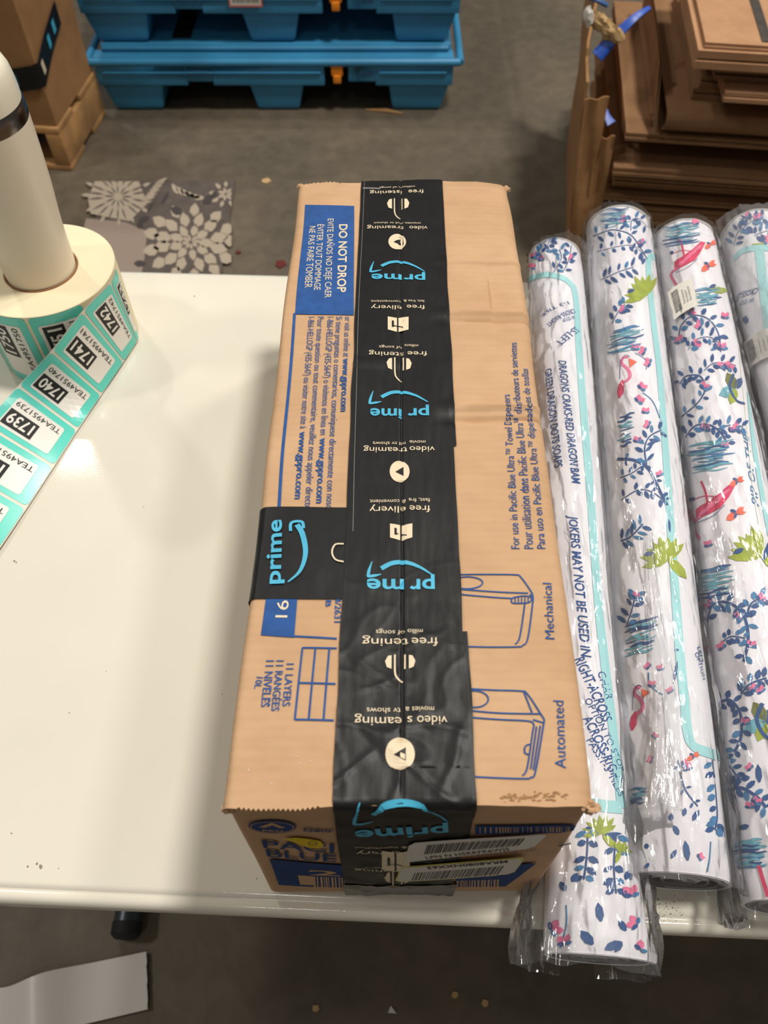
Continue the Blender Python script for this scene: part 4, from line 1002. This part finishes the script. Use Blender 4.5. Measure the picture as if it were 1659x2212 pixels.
# ================================================================== BACKGROUND: plastic pallets
def pallet(x0, x1, y0, z0, label, depth=1.0, dx=0):
    root = thing('plastic_pallet', label, 'pallet', ((x0+x1)/2, y0+depth/2, z0), 'blue plastic pallets stacked on the floor')
    w = x1-x0; m = Mesh()
    # deck slab with rounded lip
    fw = w
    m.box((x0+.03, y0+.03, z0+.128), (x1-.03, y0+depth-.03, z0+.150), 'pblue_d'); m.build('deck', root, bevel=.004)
    lip = Mesh()
    for (a, b) in (((x0, y0), (x1, y0)), ((x1, y0), (x1, y0+depth)), ((x1, y0+depth), (x0, y0+depth)), ((x0, y0+depth), (x0, y0))):
        a = Vector(a+(z0+.158,)); b_ = Vector(b+(z0+.158,))
        lip.tube([a, a.lerp(b_, .5), b_], .012, 'pblue', 10)
    lip.box((x0+.02, y0+.002, z0+.150), (x1-.02, y0+.05, z0+.172), 'pblue'); lip.box((x0+.02, y0+depth-.05, z0+.150), (x1-.02, y0+depth-.002, z0+.172), 'pblue')
    lip.build('rim', root, bevel=.003)
    # front band with cut-outs, between feet
    bn_ = Mesh(); lx = x0+w*.66
    for a, b_, zb in ((x0+.02, x0+w*.26, .088), (x0+w*.26, x0+w*.33, .10), (x0+w*.33, lx-.03, .088), (lx+.045, lx+.075, .10), (lx+.075, lx+.13, .10), (lx+.13, x1-.02, .088)):
        bn_.box((a, y0-.002, z0+zb), (b_, y0+.03, z0+.150), 'pblue')
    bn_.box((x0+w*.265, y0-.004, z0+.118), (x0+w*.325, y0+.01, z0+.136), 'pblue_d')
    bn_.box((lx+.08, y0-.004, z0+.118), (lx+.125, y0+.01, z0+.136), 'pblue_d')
    bn_.box((x0+.04, y0-.008, z0+.126), (lx-.04, y0+.01, z0+.132), 'pblue'); bn_.box((lx+.14, y0-.008, z0+.126), (x1-.04, y0+.01, z0+.132), 'pblue')
    bn_.build('front_band', root, bevel=.003)
    sb = Mesh()
    for xx_ in (x0+.02, x1-.04): sb.box((xx_, y0+.02, z0+.088), (xx_+.02, y0+depth-.02, z0+.150), 'pblue')
    sb.box((x0+.02, y0+depth-.04, z0+.088), (x1-.02, y0+depth-.01, z0+.150), 'pblue'); sb.build('side_band', root, bevel=.003)
    for j, yy in enumerate((y0+.01, y0+depth/2-.07, y0+depth-.16)):
        for cx in (x0+.112, x0+w/2, x1-.118):
            ft = Mesh()
            wt, wb = (.098 if cx != x0+w/2 else .088), (.070 if cx != x0+w/2 else .060)
            sk = .012 if cx < x0+w*.4 else (-.012 if cx > x0+w*.6 else 0)
            vs = []
            for (hw, z, yi) in ((wb, z0+.0005, .012), (wb+.008, z0+.010, .004), (wt, z0+.095, 0)):
                cc = cx+sk*(.5 if z > z0+.05 else 1)
                vs += [(cc-hw, yy+yi, z), (cc+hw, yy+yi, z), (cc+hw, yy+.15-yi, z), (cc-hw, yy+.15-yi, z)]
            fs = [(3, 2, 1, 0), (8, 9, 10, 11)]+[(k*4+i, k*4+(i+1) % 4, k*4+4+(i+1) % 4, k*4+4+i) for k in range(2) for i in range(4)]
            ft.add(vs, fs, 'pblue'); ft.build('foot', root, bevel=.006)
    la = Mesh(); la.box((lx-.008, y0-.006, z0+.118), (lx+.028, y0+.012, z0+.150), 'orange'); la.box((lx-.002, y0-.012, z0+.098), (lx+.022, y0+.004, z0+.122), 'orange'); la.build('latch', root, bevel=.003, label='orange latch')
    return root, lx
def yface_label(root, x0, x1, z0, z1, y, m, name='paper_label', bars=True, txt=None, border=None, label=None):
    d = Mesh(); d.box((x0, y-.001, z0), (x1, y, z1), border or m)
    if border: d.box((x0+.004, y-.0014, z0+.004), (x1-.004, y-.001, z1-.004), m)
    if bars:
        x = x0+(x1-x0)*.12
        while x < x1-(x1-x0)*.12:
            w = random.choice((.0015, .003)); d.box((x, y-.0018, z0+(z1-z0)*.3), (x+w, y-.0014, z1-(z1-z0)*.15), 'black_ink'); x += w+.003
    if txt:
        vs, ts = text_tris(txt, .01); mx_ = max(v[0] for v in vs)
        d.add([(x0+.012+v[0]/mx_*(x1-x0)*.5, y-.002, z0+(z1-z0)*.35+v[1]*(z1-z0)*.45) for v in vs], ts, 'grey_ink')
    d.build(name, root, smooth=False, label=label)
pa, lx1 = pallet(-.915, .235, 2.512, 0, 'blue plastic pallet with orange latch on the floor, lower of the two')
yface_label(pa, -.580, -.455, .108, .130, 2.513, 'white_lbl', bars=False, txt='100089902', label='long white label')
yface_label(pa, -.452, -.360, .098, .134, 2.512, 'white_lbl', border='coral', label='barcode label with a red edge')
lid = Mesh()
lid.box((-.875, 2.56, .1725), (.205, 3.45, .188), 'pblue'); lid.tube([(-.87, 2.553, .180), (-.3, 2.551, .181), (.2, 2.553, .180)], .0085, 'pblue', 10)
lid.build('cover_lid', pa, bevel=.003)
pb, lx2 = pallet(-.925, .245, 2.555, .1895, 'blue plastic pallet stacked on the lower one, cut by the top edge')
yface_label(pb, -.455, -.358, .1895+.112, .1895+.150, 2.542, 'white_lbl', border='coral', label='barcode label with a red edge')
# the black strap and grey patch on the lid between pallets belong to the lower one
st_ = Mesh(); st_.box((-.66, 2.60, .1882), (-.60, 3.3, .1888), 'black_rub'); st_.build('black_strap', pa, label='black strap on the lid')

# ================================================================== wooden pallet + big box (upper left)
WP = Vector((-.936, 2.184)); WD = (Vector((-.9035, 2.4694))-WP).normalized(); WE = Vector((-WD.y, WD.x)); WE = Vector((-WD.y*1.0, WD.x*1.0))
MT = Matrix(((WD.y, WD.x, 0, WP.x), (-WD.x, WD.y, 0, WP.y), (0, 0, 1, 0), (0, 0, 0, 1)))   # local x right, y back; pallet occupies x<0
wp = thing('wooden_pallet', 'worn wooden pallet on the floor under the large cardboard box at left', 'pallet', (WP.x-.5, WP.y+.5, 0))
for i in range(2):
    b_ = Mesh(); y_ = i*.185; b_.box((-1.1, y_, .114), (0, y_+(.14 if i else .12), .132), 'wood', MT); b_.build('deck_board', wp, bevel=.002)
for i, x_ in enumerate((-.045, -.57, -1.1)):
    b_ = Mesh(); b_.box((x_, 0, .018), (x_+.045, .325, .1135), 'wood', MT); b_.build('stringer', wp, bevel=.002)
for i, y_ in enumerate((0, .205)):
    b_ = Mesh(); b_.box((-1.1, y_, .0005), (0, y_+.12, .0175), 'wood', MT); b_.build('bottom_board', wp, bevel=.002)
bb = thing('large_cardboard_box', 'large brown cardboard box on the wooden pallet, upper left corner', 'box', (WP.x-.4, WP.y+.5, .133))
g = Mesh(); lo = (-.80, .012, .1335); hi = (-.006, .325, .72)
us = lsp(0, 1, 14)
def gb(f_):
    def h(u, v):
        p = Vector(f_(u, v)); k = .006*N3(p.x*5, p.y*5, p.z*6); c = Vector(((lo[0]+hi[0])/2, (lo[1]+hi[1])/2, p.z)); d_ = (p-c); d_.z = 0
        p = p+d_.normalized()*k; return MT @ p
    return h
lx_ = lambda a, i: lo[i]+(hi[i]-lo[i])*a
g.grid(gb(lambda u, v: (lx_(u, 0), lo[1], lx_(v, 2))), us, us, 'card_big'); g.grid(gb(lambda u, v: (hi[0], lx_(u, 1), lx_(v, 2))), us, us, 'card_big')
g.grid(gb(lambda u, v: (lx_(1-u, 0), hi[1], lx_(v, 2))), us, us, 'card_big'); g.grid(gb(lambda u, v: (lo[0], lx_(1-u, 1), lx_(v, 2))), us, us, 'card_big')
g.grid(gb(lambda u, v: (lx_(u, 0), lx_(v, 1), hi[2])), us, us, 'card_big'); g.grid(gb(lambda u, v: (lx_(1-u, 0), lx_(v, 1), lo[2])), us, us, 'card_big')
g.build('carton', bb, weld=True, sharp=40)
tp = Mesh()
def tapeband(u, v):   # band climbing round the corner
    s_ = u*.36-.16
    z = .215+.05*(u*1.3)+v*.062+(.04*max(0, s_)/.2)
    p = Vector((hi[0]+.0062+.0006, lo[1]+s_, z)) if s_ > 0 else Vector((hi[0]+s_, lo[1]-.0068, z))
    k = .006*N3(p.x*5, p.y*5, p.z*6)+.0003
    return MT @ (p+(Vector((k, 0, 0)) if s_ > 0 else Vector((0, -k, 0))))
tp.grid(tapeband, lsp(0, 1, 25), lsp(0, 1, 4), 'tape')
for u0 in (.12, .22, .5, .72, .85):
    tp.grid(lambda u, v: tapeband(u0+u*.045, .25+v*.5)+Vector((.0012, -.0015, .0004)), [0, 1], [0, 1], 'tape_cyan' if u0 != .5 else 'tape_white')
tp.build('printed_tape', bb, label='black tape with blue printing around the corner')

# ================================================================== floor mat
fmz = .008
rg = thing('floor_mat', 'small grey and beige floral mat lying on the concrete floor', 'floor mat', (-.62, 1.86, 0))
c4 = [P(247, 388, fmz), P(508, 388, fmz), P(470, 640, fmz), P(118, 640, fmz)]
mm = Mesh()
def mg(u, v):
    p = c4[0]*(1-u)*(1-v)+c4[1]*u*(1-v)+c4[2]*u*v+c4[3]*(1-u)*v
    e = min(u, 1-u, v, 1-v)*.4; p = Vector((p.x, p.y, fmz-(.003 if e < .001 else 0))); return p
mm.grid(mg, lsp(0, 1, 10), lsp(1, 0, 10), 'rug')
ring = [mg(0, 1), mg(1, 1), mg(1, 0), mg(0, 0)]
mm.add(ring+[Vector((p.x, p.y, .0006)) for p in ring], [(0, 4, 5, 1), (1, 5, 6, 2), (2, 6, 7, 3), (3, 7, 4, 0), (7, 6, 5, 4)], 'rug')
mm.build('mat_body', rg)
rd = Decal(Plane2(fmz), .0006, .5)
def flower(cx, cy, rings, m, asp=.8):
    for (r0, l, w, n, o) in rings:
        for k in range(n):
            a = o+360/n*k+random.uniform(-4, 4); ca, sa = math.cos(R(a)), math.sin(R(a))*asp
            x, y = cx+ca*r0, cy-sa*r0; dx, dy = ca*l, -sa*l; nx, ny = -dy/l*w, dx/l*w
            pts = [(x, y), (x+dx*.35+nx, y+dy*.35+ny), (x+dx*.72+nx*.85, y+dy*.72+ny*.85), (x+dx*1.08, y+dy*1.08), (x+dx*.72-nx*.85, y+dy*.72-ny*.85), (x+dx*.35-nx, y+dy*.35-ny)]
            pts = [(max(min(q[0], 500), 140), max(q[1], 392)) for q in pts]
            rd.poly(pts, m, .0003)
flower(412, 524, [(3, 18, 4, 8, 10), (16, 32, 10, 9, 0), (42, 38, 13, 12, 14), (70, 34, 13, 13, 0)], 'rug_b')
rd.poly([(205, 392), (300, 392), (318, 440), (280, 478), (196, 462), (190, 430)], 'rug_b')
flower(255, 425, [(8, 22, 2, 12, 0), (30, 34, 2.2, 18, 9)], 'rug')
flower(255, 425, [(58, 20, 4, 12, 0)], 'rug_b')
rd.poly([(186, 472), (270, 480), (318, 500), (312, 560), (300, 620), (150, 620)], 'rug_t')
for k in range(7): leaf(rd, 300+k*6, 440-k*7, 30, 10+k*3, 3, 'rug_b', .0005)
for k in range(6): leaf(rd, 372+k*9, 398+k*6, 26, 300+k*12, 5, 'rug_b', .0005)
flower(488, 420, [(2, 16, 4, 7, 0), (18, 18, 5, 9, 10)], 'rug_b')
for (x_, y_, l_, a_, w_) in ((300, 478, 26, 20, 6), (318, 460, 28, 60, 3), (392, 462, 26, 150, 9), (440, 440, 26, 40, 9), (462, 430, 18, 80, 6), (290, 570, 26, 0, 7), (296, 484, 16, -30, 7), (350, 440, 30, 60, 4)): leaf(rd, x_, y_, l_, a_, w_, 'rug_d', .0006)
rd.build('flower_pattern', rg, 'beige petals and leaves on grey')

# ================================================================== cardboard stack (upper right)
SY = -7.0
def corner_frame(px, py, z, yaw=SY):
    p = P(px, py, z); c, s_ = math.cos(R(yaw)), math.sin(R(yaw))
    return Matrix(((c, -s_, 0, p.x), (s_, c, 0, p.y), (0, 0, 1, 0), (0, 0, 0, 1)))
def flat(T, x0, x1, y0, y1, z, th, label, m='card_bg', lipz=0, seed=0, round_=False):
    """a flattened carton: two panels folded on each other, slightly sprung apart"""
    c = T @ Vector(((x0+x1)/2, (y0+y1)/2, z)); root = thing('flattened_box', label, 'cardboard', (c.x, c.y, z), 'flattened cartons piled at upper right')
    t1 = th*.44
    def pan(z0, z1, dy, nm):
        g = Mesh(); us = lsp(x0, x1, 9); vs = lsp(y0+dy, y1, 7)
        wv = lambda u, v: .0014*N3(u*4, v*4, seed+z*10)
        g.grid(lambda u, v: T @ Vector((u, v, z1+wv(u, v))), us, vs, m); g.grid(lambda u, v: T @ Vector((u, v, z0+wv(u, v)*.5)), us[::-1], vs, m)
        g.grid(lambda u, k: T @ Vector((u, y0+dy, (z1+wv(u, y0+dy)) if k else (z0+wv(u, y0+dy)*.5))), us, [0, 1], m)
        g.grid(lambda u, k: T @ Vector((u, y1, (z1+wv(u, y1)) if k else (z0+wv(u, y1)*.5))), us[::-1], [0, 1], m)
        g.grid(lambda v, k: T @ Vector((x0, v, (z1+wv(x0, v)) if k else (z0+wv(x0, v)*.5))), vs[::-1], [0, 1], m)
        g.grid(lambda v, k: T @ Vector((x1, v, (z1+wv(x1, v)) if k else (z0+wv(x1, v)*.5))), vs, [0, 1], m)
        g.build(nm, root, weld=True, sharp=40)
    pan(z, z+t1, 0, 'lower_panel'); pan(z+th-t1, z+th, .004, 'upper_panel')
    return root
base = corner_frame(1330, 362, .31)
lv = [(.001, .028, .03, .02), (.030, .030, .012, .03), (.061, .024, -.01, .02), (.086, .026, .02, .035), (.113, .022, .0, .02), (.136, .020, .012, .028), (.157, .020, .004, .012),
      (.178, .024, .010, .016), (.203, .012, .004, .040), (.216, .012, -.008, .014), (.2285, .022, .002, .050), (.251, .014, .006, .022), (.2655, .013, .004, .010), (.279, .012, .000, .002), (.2915, .0185, -.004, -.004)]
names = ['bottom flattened carton of the pile on the floor', 'flattened carton second from the floor in the pile', 'flattened carton third from the floor in the pile', 'flattened carton fourth from the floor in the pile', 'flattened carton fifth from the floor in the pile', 'flattened carton sixth from the floor in the pile', 'flattened carton seventh from the floor in the pile',
         'flattened carton just behind top ends of rolled mats', 'thin flattened carton above the one behind the mats', 'thin brown flattened carton with a pale front edge, lower pile', 'recessed flattened carton in shadow, lower pile', 'flattened carton below the two thin ones, lower pile', 'lower of two thin flattened cartons under the widest one', 'upper of two thin flattened cartons under the widest one', 'widest flattened carton of the lower pile, top face in view']
for i, (z, th, dx, dy) in enumerate(lv): flat(base, dx, .95+.02*N3(i*1.7, 3), dy, .75, z, th, names[i], seed=i)
flat(base, .02, .9, .12, .72, .3105, .030, 'set back flattened carton in shadow above the widest one', seed=21)
flat(base, .012, .9, .10, .72, .341, .028, 'second set back flattened carton under the overhanging one', seed=22)
T2 = corner_frame(1353, 290, .384)
flat(T2, .0, .86, .0, .66, .3695, .0165, 'overhanging flattened carton with narrow left flap in view', 'card_bg', seed=23)
T3 = corner_frame(1440, 258, .43)
flat(T3, -.02, .8, .05, .60, .3865, .010, 'thin flattened carton directly under the rounded front one', seed=24)
# folded carton with a rounded front edge and an upright left wall
fc = thing('folded_carton', 'folded carton with rounded front edge and raised left side, upper pile', 'cardboard', tuple((T3 @ Vector((.4, .3, .397)))[:2])+(.397,))
g = Mesh()
prof2 = [(.60, .440), (.05, .440), (.02, .4385), (.006, .432), (0, .420), (.003, .406), (.014, .398), (.05, .3975), (.60, .3975)]
g.grid(lambda u, k: T3 @ Vector((u, prof2[int(k)][0]+.006*N3(u*3, 1), prof2[int(k)][1]+.0012*N3(u*5, k*.3))), lsp(0, .75, 20), range(len(prof2)), 'card_bg')
g.build('folded_panel', fc, sharp=60)
g = Mesh(); 
g.grid(lambda v, k: T3 @ Vector((-.006-.012*(k/5)-.004*N3(v*4, k), v, .398+.10*(k/5)*(min(1, v/.12)))), lsp(0.0, .58, 16), range(6), 'card_bg'); g.grid(lambda v, k: T3 @ Vector((-.010-.012*(k/5)-.004*N3(v*4, k), v, .398+.10*(k/5)*(min(1, v/.12)))), lsp(.58, 0, 16), range(6), 'card_bg')
g.build('side_wall', fc, sharp=60)
flat(T3, .055, .7, .07, .55, .4415, .024, 'dark edged flattened carton resting in the folded one', seed=31)
flat(T3, .065, .7, .075, .55, .466, .024, 'second dark edged flattened carton under the pale topmost ones', seed=32)
T4 = corner_frame(1572, 190, .52)
flat(T4, .0, .6, .0, .4, .4905, .020, 'small flattened carton end poking out at right edge of the photo', 'card_bg2', seed=33)
flat(T4, -.02, .6, .05, .45, .511, .022, 'torn grey edged flattened carton below the pale topmost one', seed=34)
T5 = corner_frame(1510, 108, .59)
flat(T5, .06, .6, .035, .45, .5335, .020, 'flattened carton with torn front edge just under topmost carton', seed=35)
flat(T5, .0, .6, .0, .5, .554, .034, 'pale carton with bright cut front edge, near top of the pile', 'card_bg2', seed=36)
tpx = flat(T5, .012, .6, .012, .5, .5885, .010, 'topmost carton of the pile with a shiny clear tape strip', 'card_bg2', seed=37)
g = Mesh(); g.grid(lambda u, v: T5 @ Vector((.125+u, v, .6002)), [0, .02], lsp(.03, .3, 5), 'tape_clear'); g.build('clear_tape', tpx, label='shiny tape strip')
# upright sheets leaning on the left of the pile
def upright(pts_b, pts_t, th, label, m='card_big'):
    a, b_ = pts_b; c, d = pts_t; c0 = (a+b_)/2
    root = thing('leaning_cardboard', label, 'cardboard', (c0.x, c0.y, 0), 'upright cardboard beside the pile')
    n = (b_-a).cross(c-a).normalized()*th
    g = Mesh()
    def s_(u, v, k): p = (a*(1-u)+b_*u)*(1-v)+(c*(1-u)+d*u)*v; return p+n*k+n.normalized()*.012*N3(u*3, v*4, 1)*(1 if v > .1 else 0)
    g.grid(lambda u, v: s_(u, v, 0), lsp(0, 1, 10), lsp(0, 1, 12), m); g.grid(lambda u, v: s_(u, v, 1), lsp(1, 0, 10), lsp(0, 1, 12), m)
    for u in (0, 1): g.grid(lambda k, v: s_(u, v, k), [0, 1] if u else [1, 0], lsp(0, 1, 12), m)
    for v in (0, 1): g.grid(lambda u, k: s_(u, v, k), lsp(0, 1, 10), [0, 1] if not v else [1, 0], m)
    g.build('sheet', root, weld=True, sharp=40); return root
Bv = lambda x, y, z: base @ Vector((x, y, z))
upright((Bv(-.060, .0, .001), Bv(-.05, .62, .001)), (Bv(-.100, .06, .47), Bv(-.085, .62, .60)), .006, 'tall brown sheet standing at the left side of the pile')
upright((Bv(-.058, -.006, .001), Bv(-.030, -.008, .001)), (Bv(-.098, .045, .44), Bv(-.046, .045, .45)), .005, 'brown flap at outer left corner of the pile, facing front')
upright((Bv(-.034, .004, .001), Bv(.006, .002, .001)), (Bv(-.052, .03, .36), Bv(-.014, .03, .37)), .004, 'narrower brown flap close against the pile, facing front')
# blue strip, crumpled wrapper, blue scrap
def ribbon(name, label, cat, pts, w, m, th=.003, nrm=Vector((0, -.5, .85)), grp=None):
    c = catmull([Vector(p) for p in pts], 8); root = thing(name, label, cat, tuple(c[0]))
    g = Mesh()
    def fn(k, u):
        i = int(k); d = (c[min(i+1, len(c)-1)]-c[max(i-1, 0)]).normalized(); e = d.cross(nrm).normalized(); ww = w[0]+(w[1]-w[0])*i/(len(c)-1)
        t = [(-1, 0), (-.9, 1), (0, 1.4), (.9, 1), (1, 0), (.9, -1), (-.9, -1)][int(u)]
        return c[i]+e*ww*t[0]+e.cross(d)*th*t[1]
    g.grid(lambda u, k: fn(k, u), range(7), range(len(c)), m, closed=True); g.build('strip', root, sharp=60); return root
ribbon('blue_strip', 'bright blue plastic strip sticking out left of the cardboard pile', 'strapping', [P(1290, 122, .50), P(1330, 78, .535), P(1372, 38, .565), P(1402, 18, .57)], (.016, .005), 'btape')
ribbon('blue_scrap', 'small blue plastic scrap poking out beside the leaning cardboard', 'scrap', [P(1308, 236, .40), P(1311, 252, .39), P(1320, 268, .38)], (.004, .012), 'btape')
ribbon('blue_strip', 'dark blue strip end at the top edge above the crumpled wrapper', 'strapping', [P(1270, -8, .60), P(1290, 0, .60), P(1312, 12, .59)], (.006, .004), 'navy')
cw = thing('crumpled_wrapper', 'crumpled tan and white wrapper hanging left of the cardboard pile', 'wrapper', tuple(P(1292, 50, .55)))
for a_, b_, mname, sd_ in ((P(1262, 30, .57), P(1280, 42, .565), 'white_lbl', 2.), (P(1275, 36, .565), P(1318, 62, .55), 'scrap', 6.), (P(1300, 60, .55), P(1345, 82, .54), 'scrap', 9.)):
    g = Mesh(); c = (a_+b_)/2; d = b_-a_
    def fn(u, v, c=c, d=d, sd_=sd_):
        th = u*2*math.pi; ph = v*math.pi; q = Vector((math.sin(ph)*math.cos(th), math.sin(ph)*math.sin(th), math.cos(ph)))
        k = 1+.5*noise.noise(q*2.2+Vector((sd_, 0, 0)))+.35*noise.noise(q*5+Vector((0, sd_, 0)))
        return c+d*(.62*q.x)+Vector((0, .012*q.y, .016*q.z))*k
    g.grid(fn, [i/22 for i in range(22)], [i/12 for i in range(13)], mname, closed=True); g.build('crumpled_sheet', cw, sharp=30)

# ================================================================== paper and scraps on the floor
pp = thing('paper_strip', 'curled white paper strip lying on the floor, bottom left corner', 'paper', (-.46, .09, 0))
g = Mesh()
tl0, tr0, br0, bl0 = P(-60, 2130, .012), P(315, 2055, .012), P(318, 2180, .012), P(-60, 2268, .012)
def pf(u, v):
    p = (tl0*(1-u)+tr0*u)*(1-v)+(bl0*(1-u)+br0*u)*v
    px_ = -60+375*u; z = .003+.022*math.exp(-((px_-82)/60)**2)+.006*u*u
    if abs(u-1) < 1e-6: p = p+Vector((.002*N3(v*9, 2), 0, 0))
    return Vector((p.x, p.y-.010*math.exp(-((px_-20)/70)**2)*1, z))
for s_ in (0, 1): g.grid(lambda u, v: pf(u, v)-Vector((0, 0, .0002*s_)), lsp(0, 1, 48), lsp(1, 0, 16) if not s_ else lsp(0, 1, 16), 'paper')
g.build('sheet', pp, sharp=80)
def scrap(px, py, s, m, label, n=5, el=1.):
    p = P(px, py, .002); root = thing('floor_scrap', label, 'scrap', (p.x, p.y, 0)); g = Mesh()
    an = random.uniform(0, 6); ring = [(s*el*math.cos(t)*random.uniform(.6, 1.1), s*math.sin(t)*random.uniform(.6, 1.1)) for t in [2*math.pi*i/n for i in range(n)]]
    ring = [(x*math.cos(an)-y*math.sin(an), x*math.sin(an)+y*math.cos(an)) for x, y in ring]
    g.add([(p.x+x, p.y+y, .003+random.uniform(0, .002)) for x, y in ring]+[(p.x+x, p.y+y, .0005) for x, y in ring], [tuple(range(n)), tuple(range(n, 2*n))[::-1]]+[(i, n+i, n+(i+1) % n, (i+1) % n) for i in range(n)], m)
    g.build('chip', root, smooth=False)
scrap(574, 392, .016, 'scrap', 'small tan scrap on the floor behind the box')
scrap(606, 570, .022, 'red_scrap', 'dark red scrap on the floor beside the far left corner of the box')
scrap(515, 545, .010, 'red_scrap', 'small dark red chip on the floor beside the floral mat')
scrap(847, 2184, .009, 'white_lbl', 'pale triangular chip on the floor near the bottom centre', 3)
scrap(983, 2150, .006, 'scrap', 'tiny tan chip on the floor, bottom centre right')
scrap(1048, 2168, .006, 'scrap', 'tiny tan chip on the floor left of the bag end')
scrap(683, 2178, .007, 'scrap', 'tiny tan chip on the floor left of the pale triangular one')
p = P(830, 240, .004); g = Mesh(); root = thing('wood_sliver', 'pale wood sliver on the floor in front of the blue pallets', 'scrap', (p.x, p.y, 0))
g.tube([P(790, 237, .003), P(835, 239, .004), P(870, 245, .003)], [.002, .006, .002], 'wood', 6); g.build('sliver', root)
